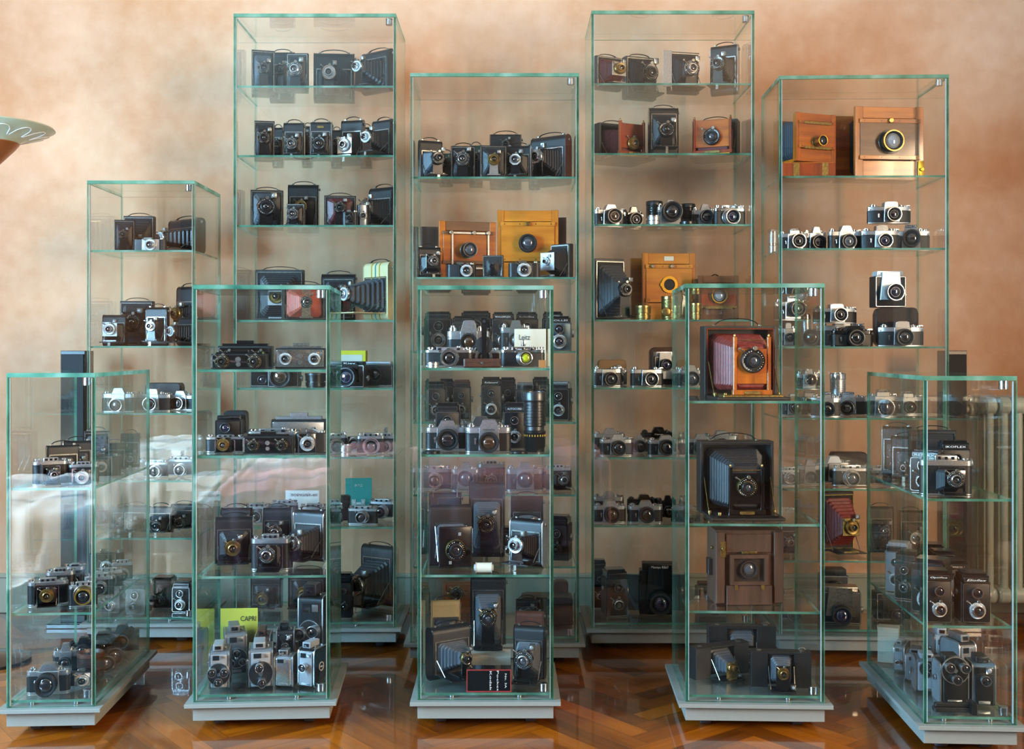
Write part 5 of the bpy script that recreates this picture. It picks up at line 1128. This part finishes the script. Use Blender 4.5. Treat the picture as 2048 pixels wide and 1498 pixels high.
def floormat():
    m, nt, out = new_mat('herringbone_parquet')
    p = nd(nt, 'ShaderNodeBsdfPrincipled'); L = nt.links.new
    uv = nd(nt, 'ShaderNodeUVMap'); geo = nd(nt, 'ShaderNodeNewGeometry')
    mp = nd(nt, 'ShaderNodeMapping'); mp.inputs['Scale'].default_value = (3, 38, 1)
    ofs = nd(nt, 'ShaderNodeVectorMath', operation='SCALE'); cmb = nd(nt, 'ShaderNodeCombineXYZ')
    L(geo.outputs['Random Per Island'], cmb.inputs[0]); L(geo.outputs['Random Per Island'], cmb.inputs[2]); L(cmb.outputs[0], ofs.inputs[0]); ofs.inputs['Scale'].default_value = 37.
    ad = nd(nt, 'ShaderNodeVectorMath', operation='ADD'); L(uv.outputs[0], mp.inputs[0]); L(mp.outputs[0], ad.inputs[0]); L(ofs.outputs[0], ad.inputs[1])
    n = nd(nt, 'ShaderNodeTexNoise'); n.inputs['Scale'].default_value = 1.; n.inputs['Detail'].default_value = 5; n.inputs['Distortion'].default_value = .6; L(ad.outputs[0], n.inputs['Vector'])
    f = nd(nt, 'ShaderNodeMath', operation='MULTIPLY_ADD'); f.inputs[1].default_value = .6; L(n.outputs['Fac'], f.inputs[0])
    g = nd(nt, 'ShaderNodeMath', operation='MULTIPLY'); g.inputs[1].default_value = .5; L(geo.outputs['Random Per Island'], g.inputs[0]); L(g.outputs[0], f.inputs[2])
    cr = nd(nt, 'ShaderNodeValToRGB'); e = cr.color_ramp.elements
    e[0].position = .2; e[0].color = rgb('#472004'); e[1].position = .8; e[1].color = rgb('#a85808'); x = e.new(.5); x.color = rgb('#793a05')
    L(f.outputs[0], cr.inputs[0])
    sx = nd(nt, 'ShaderNodeSeparateXYZ'); L(uv.outputs[0], sx.inputs[0])
    def edge(o, size, w):
        a = nd(nt, 'ShaderNodeMath', operation='SUBTRACT'); a.inputs[1].default_value = size/2; L(o, a.inputs[0])
        b = nd(nt, 'ShaderNodeMath', operation='ABSOLUTE'); L(a.outputs[0], b.inputs[0])
        c = nd(nt, 'ShaderNodeMath', operation='GREATER_THAN'); c.inputs[1].default_value = size/2-w; L(b.outputs[0], c.inputs[0]); return c
    a = edge(sx.outputs['X'], PL, .0009); b = edge(sx.outputs['Y'], PW, .0007)
    mx = nd(nt, 'ShaderNodeMath', operation='MAXIMUM'); L(a.outputs[0], mx.inputs[0]); L(b.outputs[0], mx.inputs[1])
    mc = nd(nt, 'ShaderNodeMixRGB'); mc.inputs[2].default_value = rgb('#2a1405'); L(mx.outputs[0], mc.inputs[0]); L(cr.outputs[0], mc.inputs[1]); L(mc.outputs[0], p.inputs['Base Color'])
    p.inputs['Roughness'].default_value = .28; p.inputs['Coat Weight'].default_value = 1.; p.inputs['Coat Roughness'].default_value = .035; p.inputs['Coat IOR'].default_value = 1.5
    n3 = nd(nt, 'ShaderNodeTexNoise'); n3.inputs['Scale'].default_value = 6; tc = nd(nt, 'ShaderNodeTexCoord'); L(tc.outputs['Object'], n3.inputs['Vector'])
    bp = nd(nt, 'ShaderNodeBump'); bp.inputs['Strength'].default_value = .05; bp.inputs['Distance'].default_value = .01; L(n3.outputs['Fac'], bp.inputs['Height']); L(bp.outputs[0], p.inputs['Coat Normal'])
    L(p.outputs[0], out.inputs[0]); return m
PW, PL = .075, .45
M['parquet'] = floormat()
def make_floor():
    vs, fs, uvs = [], [], []
    c, s = math.cos(R(38)), math.sin(R(38)); n = 6
    def put(x, y, w, h, vert):
        cx, cy = x+w/2, y+h/2; X, Y = cx*c-cy*s, cx*s+cy*c
        if not (XL-.1 < X < XR+.1 and 1.6 < Y < YB+.1): return
        k = len(vs)
        for a, b in ((x, y), (x+w, y), (x+w, y+h), (x, y+h)): vs.append((a*c-b*s, a*s+b*c, 0))
        fs.append((k, k+1, k+2, k+3))
        uvs.extend([(0, 0), (PL, 0), (PL, PW), (0, PW)] if not vert else [(0, 0), (0, PW), (PL, PW), (PL, 0)])
    for k in range(-160, 160):
        for m_ in range(-14, 15):
            put(k*PW+m_*2*PL, k*PW, PL, PW, 0); put(k*PW+PL+m_*2*PL, k*PW-PL+PW, PW, PL, 1)
    me = bpy.data.meshes.new('floor'); me.from_pydata(vs, [], fs); me.materials.append(M['parquet'])
    uvl = me.uv_layers.new(name='UVMap')
    for i, u in enumerate(uvs): uvl.data[i].uv = u
    k = len(vs)
    o = bpy.data.objects.new('floor', me); C.objects.link(o); o['kind'] = 'structure'
    b = MB(); b.box(XL-.1, XR+.1, YF-.1, YB+.1, -.1, -.0015); q = struct('floor_slab', b, pm('plain_parquet', '#4e3018', .4))
make_floor()
b = MB(); b.box(XL-.1, XR+.1, YB, YB+.12, -.1, ZC); struct('wall_back', b, 'wall')
b = MB(); b.box(XL-.1, XR+.1, YF-.1, YB+.1, ZC, ZC+.1); struct('ceiling', b, 'ceil')
def wall_with_holes(name, axis, pos, thick, a0, a1, holes, mat):
    """wall in the plane axis=pos, running from a0 to a1, with rectangular window holes (h0,h1,z0,z1)"""
    b = MB(); cur = a0
    def bx(u0, u1, z0, z1):
        if axis == 'x': b.box(pos-thick, pos, u0, u1, z0, z1)
        else: b.box(u0, u1, pos-thick, pos, z0, z1)
    for h0, h1, z0, z1 in sorted(holes):
        bx(cur, h0, -.1, ZC); bx(h0, h1, -.1, z0); bx(h0, h1, z1, ZC); cur = h1
    bx(cur, a1, -.1, ZC); struct(name, b, mat)
WL = [(.0, 1.15, .85, 2.75), (1.5, 2.65, .85, 2.75)]
WR = [(-3.42, -2.95, 1.0, 2.7)]
wall_with_holes('wall_left', 'x', XL, .12, YF, YB, WL, 'wall2')
wall_with_holes('wall_front', 'y', YF, .12, XL-.1, XR+.1, WR, 'wall3')
WFILL = [(.0, 1.1, .85, 2.75)]  # added right-hand window, unseen, made to let in warm fill
wall_with_holes('wall_right', 'x', XR+.12, .12, YF, YB, WFILL, 'wall2')
wn = 1
for ax, pos, (h0, h1, z0, z1) in [('x', XL, WL[0]), ('x', XL, WL[1]), ('y', YF, WR[0]), ('x', XR+.12, WFILL[0])]:
    b = MB(); t = .045
    def bx(u0, u1, a, c_):
        if ax == 'x': b.box(pos-.09, pos-.03, u0, u1, a, c_)
        else: b.box(u0, u1, pos-.09, pos-.03, a, c_)
    bx(h0, h0+t, z0, z1); bx(h1-t, h1, z0, z1); bx(h0, h1, z0, z0+t); bx(h0, h1, z1-t, z1)
    bx((h0+h1)/2-.02, (h0+h1)/2+.02, z0, z1); bx(h0, h1, z0+(z1-z0)*.62, z0+(z1-z0)*.62+.03)
    struct('window_%d' % wn, b, 'frame'); wn += 1  # the last frame belongs to the added right-hand window
b = MB(); b.box(XL, XR, YB-.018, YB, 0, .178, .004); b.box(XL, XR, YB-.026, YB, .16, .172, .003); struct('baseboard_back', b, 'trimw')
b = MB(); b.box(XR-.018, XR, YF, YB-.03, 0, .178, .004); struct('baseboard_right', b, 'trimw')

# ------------------------------------------------------------------ camera
cd = bpy.data.cameras.new('camera'); cam = bpy.data.objects.new('camera', cd); C.objects.link(cam)
cam.location = (0, 0, H); cam.rotation_euler = (R(90), 0, 0)
cd.sensor_width = 36; cd.lens = F/2048*36; cd.clip_start = .05; cd.clip_end = 60
cd.shift_x = (1024-CX)/2048; cd.shift_y = (CY-749)/2048
sc.camera = cam

# ------------------------------------------------------------------ light: daylight through the windows, plus an added warm fill at right
def area(loc, rot, sx, sy, e, col):
    l = bpy.data.lights.new('window_or_fill_light', 'AREA'); l.shape = 'RECTANGLE'; l.size = sx; l.size_y = sy; l.energy = e; l.color = col
    o = bpy.data.objects.new('window_or_fill_light', l); o.location = loc; o.rotation_euler = rot; C.objects.link(o); return o
area((XL-.16, .575, 1.8), (R(90), 0, R(-90)), 1.15, 1.9, E1, LC)
area((XL-.16, 2.075, 1.8), (R(90), 0, R(-90)), 1.15, 1.9, E2, LC)
area((XR+.17, .55, 1.8), (R(90), 0, R(90)), 1.1, 1.9, E_FILL, (1, .7, .44))  # added warm fill from the right, no known source there
area((-3.18, YF-.16, 1.85), (R(90), 0, R(180)), .47, 1.7, E3, (1, .82, .64))
sl = bpy.data.lights.new('sun', 'SUN'); sl.energy = SUNE; sl.angle = R(1.2); sl.color = (1, .95, .86)
so = bpy.data.objects.new('sun', sl); so.rotation_euler = Vector((1, -.45, -.72)).to_track_quat('-Z', 'Y').to_euler(); C.objects.link(so)
w = bpy.data.worlds.new('world'); sc.world = w; w.use_nodes = True; w.node_tree.nodes['Background'].inputs[0].default_value = (.6, .75, 1, 1); w.node_tree.nodes['Background'].inputs[1].default_value = 1.5
vs_ = sc.view_settings; vs_.view_transform = 'Standard'; vs_.look = 'None'; vs_.gamma = 1; vs_.exposure = EXPO; vs_.use_curve_mapping = False
cy = sc.cycles; cy.max_bounces = 8; cy.diffuse_bounces = 4; cy.glossy_bounces = 4; cy.transmission_bounces = 4; cy.transparent_max_bounces = 64; cy.caustics_reflective = False; cy.caustics_refractive = False
cy.use_denoising = True; cy.sample_clamp_indirect = 6

# ------------------------------------------------------------------ cabinets
M['basegrey'] = pm('pale_grey_lacquer', '#7d8079', .4)
M['bevel_glint'] = pm('milky_edge_highlight', '#a3aaa2', .4)  # pale colour of the painted bevel highlight
M['rubber'] = pm('grey_caster', '#3b4148', .4)
SHZ = {}
def zat(py, D): return H-(py-CY)*D/F
def xat(px, D): return (px-CX)*D/F
def pane(root, name, x0, x1, y0, y1, z0, z1, clearback=False):
    """clear slab: large faces are glass, narrow faces are the green cut edges"""
    dims = [x1-x0, y1-y0, z1-z0]; thin = dims.index(min(dims)); mb = MB()
    c = [(x0, y0, z0), (x1, y0, z0), (x1, y1, z0), (x0, y1, z0), (x0, y0, z1), (x1, y0, z1), (x1, y1, z1), (x0, y1, z1)]
    for k, (ax, fs) in enumerate(((2, (0, 3, 2, 1)), (2, (4, 5, 6, 7)), (1, (0, 1, 5, 4)), (0, (1, 2, 6, 5)), (1, (2, 3, 7, 6)), (0, (3, 0, 4, 7)))):
        mb.add([c[i] for i in fs], [(0, 1, 2, 3)], 0 if ax == thin or (clearback and k == 4) else 1)
    me = bpy.data.meshes.new(name); me.from_pydata(mb.v, [], mb.f); me.materials.append(M['pane']); me.materials.append(M['edge']); me.polygons.foreach_set('material_index', mb.m)
    bm = bmesh.new(); bm.from_mesh(me); bmesh.ops.remove_doubles(bm, verts=bm.verts, dist=1e-6); bmesh.ops.recalc_face_normals(bm, faces=bm.faces); bm.to_mesh(me); bm.free()
    o = bpy.data.objects.new(name, me); C.objects.link(o); o.parent = root; return o
CLAB = {'B1': 'narrow glass display cabinet at back left, five glass shelves', 'B2': 'tall wide glass cabinet left of centre in back row',
 'B3': 'wide glass cabinet in the middle of the back row', 'B4': 'tallest glass cabinet, right of centre in back row', 'B5': 'wide glass cabinet at the right end of back row',
 'F0': 'low glass cabinet at the left end of the front row', 'F1': 'narrow glass cabinet second from left in front row', 'F2': 'narrow glass cabinet in the centre of the front row',
 'F3': 'narrow glass cabinet holding a red-bellows camera on top shelf', 'F4': 'low glass cabinet at right end of front row, beside the radiator'}
INFO = {}
G = .009; TG = .013
for key, (pl, pr, pt, D, dep, rot, shy, nm, pb) in CAB.items():
    Wd = (pr-pl)*D/F; xc = (xat(pl, D)+xat(pr, D))/2
    if key in ('F0', 'F4', 'B5', 'F1', 'F3'): Wd = Wd/math.cos(R(rot))
    root = empty('display_cabinet', CLAB[key], 'cabinet', 'glass display cabinets'); root.location = (xc, D, 0); root.rotation_euler = (0, 0, R(rot))
    zt = zat(pt, D); hb = .089; h = Wd/2
    b = MB(); b.rbox(0, 0, 0, 0, 0, 0) if False else None
    b.box(-h, h, .0, dep, .031, .076, .001); b.build('plinth', 'basegrey', root)
    b = MB(); b.box(-h-.022, h+.022, -.022, dep+.022, .0762, .0885, .001); b.build('base_plate', 'basegrey', root)
    for sx in (-1, 1):
        for yy in (.07, dep-.07):
            b = MB(); b.lathe([(0, -.016), (.024, -.016), (.026, -.012), (.026, .012), (.024, .016), (0, .016)], (sx*(h-.07), yy, .026), 'x', 20); b.box(sx*(h-.07)-.02, sx*(h-.07)+.02, yy-.02, yy+.02, .028, .0305); b.build('caster', 'rubber', root)
    pane(root, 'front_pane', -h, h, 0, G, hb, zt-TG); pane(root, 'back_pane', -h, h, dep-G, dep, hb, zt-TG)
    pane(root, 'side_pane', -h, -h+G, G, dep-G, hb, zt-TG); pane(root, 'side_pane', h-G, h, G, dep-G, hb, zt-TG)
    pane(root, 'top_pane', -h, h, 0, dep, zt-TG, zt, True)
    pane(root, 'bottom_pane', -h+G+.001, h-G-.001, G+.001, dep-G-.001, hb+.012, hb+.020)
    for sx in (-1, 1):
        b = MB(); xx = sx*(h-G-.0012); b.box(xx-.0007, xx+.0007, .0015, G+.002, hb+.004, zt-TG-.002, .0003); b.build('edge_highlight', 'bevel_glint', root)  # pale strip standing in for the bright bevel highlight along the pane edge
    for sx in (-.5, .5):
        b = MB(); b.cyl((sx*h, .03, 0), .009, hb, hb+.0115, 'z', 14); b.build('spacer_stud', 'chrome', root)
    for k, py in enumerate(shy):
        zs = zat(py-2, D+.01); pane(root, 'glass_shelf', -h+G+.001, h-G-.001, G+.004, dep-G-.001, zs-.0075, zs, True); SHZ[key, k] = zs
    SHZ[key, len(shy)] = hb+.020
    for zz in (zt-TG-.026, hb+.0215):
        b = MB(); x = h-.03; b.cyl((x, G+.016, 0), .0135, zz, zz+.025, 'z', 24, .001); b.ring((x, G+.016, 0), .0134, .0138, zz+.006, zz+.0075, 'z', 24); b.build('door_clamp', 'chrome', root)
    INFO[key] = (xc, D, dep, rot, h, zt)
for key, yy in (('B1', 1.15), ('B2', 1.56)):
    pass

# ------------------------------------------------------------------ items
def ordinal(k, n):
    if n == 2: return ['left one', 'right one'][k]
    return (['leftmost'] + ['%s from left' % s for s in ('second', 'third', 'fourth', 'fifth', 'sixth', 'seventh', 'eighth')])[k] if k < n-1 else 'rightmost'
SH = ['top shelf', 'second shelf', 'third shelf', 'fourth shelf', 'fifth shelf', 'sixth shelf', 'seventh shelf', 'eighth shelf']
PLUR = {'camera': 'cameras', 'film camera': 'cine cameras', 'lens': 'lenses', 'case': 'leather cases', 'box': 'cartons', 'film': 'film rolls', 'lens cap': 'lens caps', 'plate holder': 'plate holders', 'stand': 'grips', 'camera accessory': 'accessories'}
def bbox(parts, rz):
    c, s_ = math.cos(rz), math.sin(rz); xs, ys, zs_ = [], [], []
    for o in parts:
        for v in o.data.vertices:
            a, b_, z = v.co; xs.append(a*c-b_*s_); ys.append(a*s_+b_*c); zs_.append(z)
    return Vector((min(xs), min(ys), min(zs_))), Vector((max(xs), max(ys), max(zs_)))
COUNT = 0
for (key, s), items in I.items():
    xc, D, dep, rot, h, zt = INFO[key]; zs = SHZ[key, s]; last = s == len(CAB[key][6]); nm = CAB[key][7]
    descs = [it[6] for it in items]; placed = []
    for n_, (kc, x0, x1, yt, v, rz, desc, o) in enumerate(items):
        fn, oname, cat = KINDS[kc]; o = dict(o)
        fwd = {'F': .09, 'G': .2, 'W': .16, 'H': .07, 'S': .07, 'R': .05, 'P': .1, 'X': .08, 'U': .08, 'B': .13, 'C': .1, 'T': .08, 'N': .07}.get(kc, .04)
        fv = v if v <= 1 else .3
        Db = D+.015+fv*max(.03, dep-.03-fwd*1.3)+fwd*.55     # distance of the body plane
        if kc in 'STRPCTKQLOYMD': Db = D+.015+fv*max(.03, dep-.03-fwd*1.3)+fwd*.2+.01
        base = zs+.0006 if 'on' not in o else zat(o['on'], Db)
        Ht = zat(yt, Db)-base; app = (x1-x0)*Db/F
        if o.get('strap', 1) and kc == 'F': Ht -= .010
        Ht = max(Ht, .008); a = abs(R(rz)); L = o.get('L', min(.085, app*.5)) if kc in 'FHWGXU' else {'P': o.get('ln', .05), 'S': .0, 'T': .0, 'C': 0}.get(kc, 0)
        dd = {'C': o.get('d', .11)*.85, 'T': app*.5, 'P': .0, 'K': .04, 'S': .02, 'R': .02}.get(kc, 0)
        if kc == 'F' and 'L' not in o: o['L'] = L
        k = L*.55 if kc in 'FXUHGW' else dd
        Wd = (app-k*math.sin(a))/math.cos(a); Wd = max(Wd, app*.42)
        if kc == 'T': o.setdefault('d', min(Wd, .1))
        if kc == 'P': o.setdefault('d', .07)
        if kc == 'L': Wd = app
        l = o.get('l', (None, None)); Dl = Db-(L if kc in 'FHWGX' else .02)
        o['_l'] = (zat(l[0], Dl)-base if l[0] else None, l[1]*Dl/F if l[1] else None, o.get('lx', 0) if kc != 'S' else o.get('lx', 0))
        root = empty(oname, None, cat, None); NEW.clear(); fn(root, Wd, Ht, o)
        root.rotation_euler = (0, 0, R(rz+rot*(1 if key[0] == 'F' else 1)))
        lo, hi = bbox(NEW, R(rz+rot)); sy = hi.y-lo.y; ss = max(.0, dep-2*G-.012-sy)
        xt = xat((x0+x1)/2, Db)
        skew = math.tan(R(rot))
        sx_ = (hi.x-lo.x)/2; y0 = D+(xt-xc)*skew+abs(skew)*sx_+G+.004+v*max(0, ss-abs(skew)*sx_*2)
        X = xt-(lo.x+hi.x)/2; Y = y0-lo.y
        # stay between the side panes
        cxx = xc-(Y-D)*skew; lim = h-G-.003-abs(skew)*.0
        cxx -= skew*sy/2; sk = abs(skew)*sy*.55; X = max(X, cxx-lim-lo.x+sk); X = min(X, cxx+lim-hi.x-sk)
        zz_ = base-lo.z if kc not in 'N' else base
        root.location = (X, Y, zz_)
        placed.append([root, X+lo.x, X+hi.x, Y+lo.y, Y+hi.y, zz_+lo.z, zz_+hi.z, 'on' in o, Y+lo.y])
        same = sorted([k2 for k2, d in enumerate(descs) if d == desc], key=lambda q: items[q][1]); pos = ''
        if len(same) > 1: pos = ', '+ordinal(same.index(n_), len(same))
        where = ('bottom of ' if last else SH[s]+', ')+nm
        root['label'] = desc+pos+', '+where
        root['group'] = PLUR[cat]+(' at the bottom of the ' if last else ' on the '+SH[s]+' of the ')+nm
        COUNT += 1
    ylo, yhi = D+G+.004, D+dep-G-.003
    for _ in range(400):
        moved = False
        for a in range(len(placed)):
            for b_ in range(a+1, len(placed)):
                A, B_ = placed[a], placed[b_]
                if min(A[2], B_[2])-max(A[1], B_[1]) < .004 or min(A[6], B_[6])-max(A[5], B_[5]) < .002: continue
                ov = min(A[4], B_[4])-max(A[3], B_[3])+.002
                if ov <= 0: continue
                f_, r_ = (A, B_) if (A[3]+A[4]) < (B_[3]+B_[4]) else (B_, A)
                tn = math.tan(R(rot)); q1 = min(ov/2, max(0, f_[3]-ylo-max((f_[1]-xc)*tn, (f_[2]-xc)*tn))); q2 = min(ov/2, max(0, yhi-r_[4]+min((r_[1]-xc)*tn, (r_[2]-xc)*tn)))
                if q1+q2 < 1e-5: continue
                f_[3] -= q1; f_[4] -= q1; r_[3] += q2; r_[4] += q2; moved = True
        if not moved: break
    for P_ in placed:
        dy = P_[3]-P_[8]
        if abs(dy) > 1e-5:
            l0 = P_[0].location; mid = (P_[3]+P_[4])/2; nx_ = (P_[1]+P_[2])/2*dy/mid*.8; wx = (P_[2]-P_[1])/2; cm = (P_[1]+P_[2])/2
            cxx = xc-(mid-D)*math.tan(R(rot)); lim = h-G-.004
            sk = abs(math.tan(R(rot)))*(P_[4]-P_[3])*.55; tx = min(max(cm+nx_, cxx-lim+wx+sk), cxx+lim-wx-sk); l0.x += tx-cm; l0.y += dy
            if not P_[7] and abs(dy) > .015:
                zt_ = H-(H-P_[6])*(mid/(mid-dy)); P_[0].scale.z = min(1.12, max(.84, (zt_-P_[5])/(P_[6]-P_[5])))

# ------------------------------------------------------------------ things around the cabinets
def speaker(px0, px1, D, lab):
    r = empty('tower_speaker', lab, 'speaker', 'pair of tower speakers'); x0, x1 = xat(px0, D), xat(px1, D); r.location = ((x0+x1)/2, D, 0); w_ = (x1-x0)/2
    b = MB(); b.box(-w_, w_, 0, .1, .02, 1.18, .002); b.build('cabinet_body', 'plastic', r)
    b = MB(); b.box(-w_+.004, w_-.004, -.006, .001, .05, 1.165, .002); b.build('grille', 'matte', r)
    b = MB(); b.box(-w_-.05, w_+.05, -.03, .13, 0, .02, .003); b.build('foot', 'enamel', r)
speaker(121, 170, 4.78, 'slim black tower speaker left of the narrow back-left cabinet')
speaker(1892, 1934, 4.72, 'slim black tower speaker beside the radiator, right of cabinet')

# radiator
def radiator():
    r = empty('column_radiator', 'old cream cast-iron column radiator against the wall at right', 'radiator'); D = 4.86
    x0 = xat(1955, D); z0, z1 = .09, zat(792, D); r.location = (x0, D, 0)
    n = 10; p = .062
    for k in range(n):
        b = MB(); x = p*(k+.5)
        for yy in (-.05, .02, .09):
            b.prism(rrect(.030, .034, .012, 3, x, yy), z0+.04, z1-.05, 'z')
        b.prism(rrect(.2, .075, .034, 5, .02, z1-.04), x-.026, x+.026, 'x', .008); b.prism(rrect(.2, .07, .03, 5, .02, z0+.04), x-.026, x+.026, 'x', .008)
        b.build('section', 'radi', r)
    for yy in (-.03, .07):
        for x in (p*.5, p*(n-.5)):
            b = MB(); b.cyl((x, yy, 0), .014, 0, z0+.02, 'z', 12); b.build('foot', 'radi', r)
    b = MB(); b.cyl((0, .02, z1-.06), .028, .0, -.03, 'x', 16, .003); b.cyl((0, .02, z1-.06), .016, -.03, -.05, 'x', 12); b.build('end_plug', 'radi', r)
M['radi'] = pm('cream_radiator_paint', '#b9bda6', .35)
radiator()

# floor lamp at the left edge
def lamp():
    D = 4.25; r = empty('floor_lamp', 'uplighter floor lamp with etched glass bowl at the left edge', 'lamp'); xcn = xat(-22, D); r.location = (xcn, D, 0)
    zr = zat(256, D); Rr = 124*D/F; zn = zat(286, D); rn = 55*D/F
    b = MB(); pr = []
    for q_, w_ in ((0, 0), (.08, .2), (.28, .38), (.55, .55), (.8, .75), (1, 1)): pr.append((rn+(Rr-rn)*q_, zn+(zr-zn)*w_))
    b.lathe(pr+[(Rr-.003, zr+.003)]+[(q[0]-.004, q[1]+.006) for q in pr[::-1]], (0, 0, 0), 'z', 56); b.build('glass_bowl', 'bowl', r)
    b = MB()
    for k in range(14):
        a0 = 2*math.pi*k/14
        pts = []
        for j in range(9):
            u = -1+2*j/8; a = a0+u*.2; t = .15+.68*math.sqrt(max(0, 1-u*u*.96)); rr = rn+(Rr-rn)*t; w_ = .2+.8*(t-.08)**1.05 if t > .08 else 0; pts.append((rr*math.cos(a), rr*math.sin(a), zn+(zr-zn)*min(1, w_*.93)-.002))
        b.tube(pts, .0016, 4)
    b.build('etched_petal_line', 'ink', r)
    b = MB(); b.lathe([(rn+.001, zn+.004), (rn+.003, zn-.002), (rn*.9, zn-.02), (rn*.45, zn-.07), (.018, zn-.1), (.014, zn-.12)], (0, 0, 0), 'z', 40); b.build('brass_cup', 'coppr', r)
    b = MB(); b.cyl((0, 0, 0), .014, .02, zn-.1, 'z', 18); b.build('pole', 'coppr', r)
    b = MB(); b.lathe([(0, 0), (.15, 0), (.15, .012), (.12, .02), (.02, .03), (0, .03)], (0, 0, 0), 'z', 40); b.build('base', 'enamel', r)
M['bowl'] = pm('frosted_bowl_glass', '#a7b39a', .25, spec=.6)
M['coppr'] = pm('copper_brown_metal', '#a9683a', .35, .6)
lamp()

# the bed the photographer stands at: outside the picture, but mirrored in the panes
def cloth(name, x0, x1, y0, y1, zt, zb, mat, lab, nx=70, ny=60, amp=.012, ragged=.1, seed=1):
    rnd = random.Random(seed); hang = zt-zb; vs = []; fs = []
    ph = [rnd.uniform(0, 6.3) for _ in range(8)]
    for j in range(ny+1):
        for i in range(nx+1):
            u, v_ = i/nx, j/ny; x = x0+(x1-x0)*u
            s_ = v_*(y1-y0+hang*1.15)       # arclength from far edge to the hanging front edge
            fold = amp*(math.sin(x*23+ph[0]+3*v_)+.6*math.sin(x*47+ph[1]-6*v_)+.5*math.sin(s_*19+ph[2]+x*7))
            if s_ < (y1-y0): y, z = y0+s_, zt+fold*.7+amp
            else:
                t = s_-(y1-y0); t = min(t, hang*(.82+ragged*math.sin(x*5+ph[3])+ragged*.6*math.sin(x*13+ph[4]))); y, z = y1+.01+abs(fold)*1.6+.06*t, zt-t
            vs.append((x, y, max(z, .02)))
    for j in range(ny):
        for i in range(nx): a = j*(nx+1)+i; fs.append((a, a+1, a+nx+2, a+nx+1))
    mb = MB(); mb.add(vs, fs); o = mb.build(name, mat, None, True, 180); tag(o, lab, 'bedding')
    sm = o.modifiers.new('thickness', 'SOLIDIFY'); sm.thickness = .004
    return o
M['absorb_dark'] = pm('slate_absorber', '#2b3036', .95, col2='#343a40', scale=30)  # unseen dark mat added to keep orange floor out of the pane reflections
b = MB(); b.rbox(0, 2.55, 5.6, 1.3, .0005, .009, .02, .001, 0, 'z'); tag(b.build('rug', 'absorb_dark'), 'dark slate rug between the bed and the front cabinets, added to cool the reflections', 'rug')
M['sheet'] = pm('white_cotton', '#e6e6ea', .9); M['pinkc'] = pm('dusty_pink_cotton', '#b98790', .9, col2='#a87680', scale=6)
r = empty('bed', 'low bed in front of the cabinets, mirrored in the glass', 'bed'); r.location = (-1., .2, 0)
b = MB(); b.box(-1.9, 1.55, 0, 1.55, .12, .24, .01); b.build('bed_frame', 'dkwood', r)
b = MB(); b.box(-1.88, 1.53, .01, 1.53, .245, .43, .03); b.build('mattress', 'sheet', r)
for sx in (-1.8, 1.45):
    for yy in (.08, 1.45): b = MB(); b.box(sx-.03, sx+.03, yy-.03, yy+.03, 0, .119); b.build('leg', 'dkwood', r)
cloth('bed_sheet', -2.95, -1.25, .3, 1.77, .452, .04, 'sheet', 'rumpled white bed sheet hanging over the bed, mirrored at left', ragged=.16)
cloth('bedspread', -1.2, .62, .3, 1.79, .47, .04, 'pinkc', 'rumpled pink bedspread, mirrored in the second front cabinet', seed=5, ragged=.13)
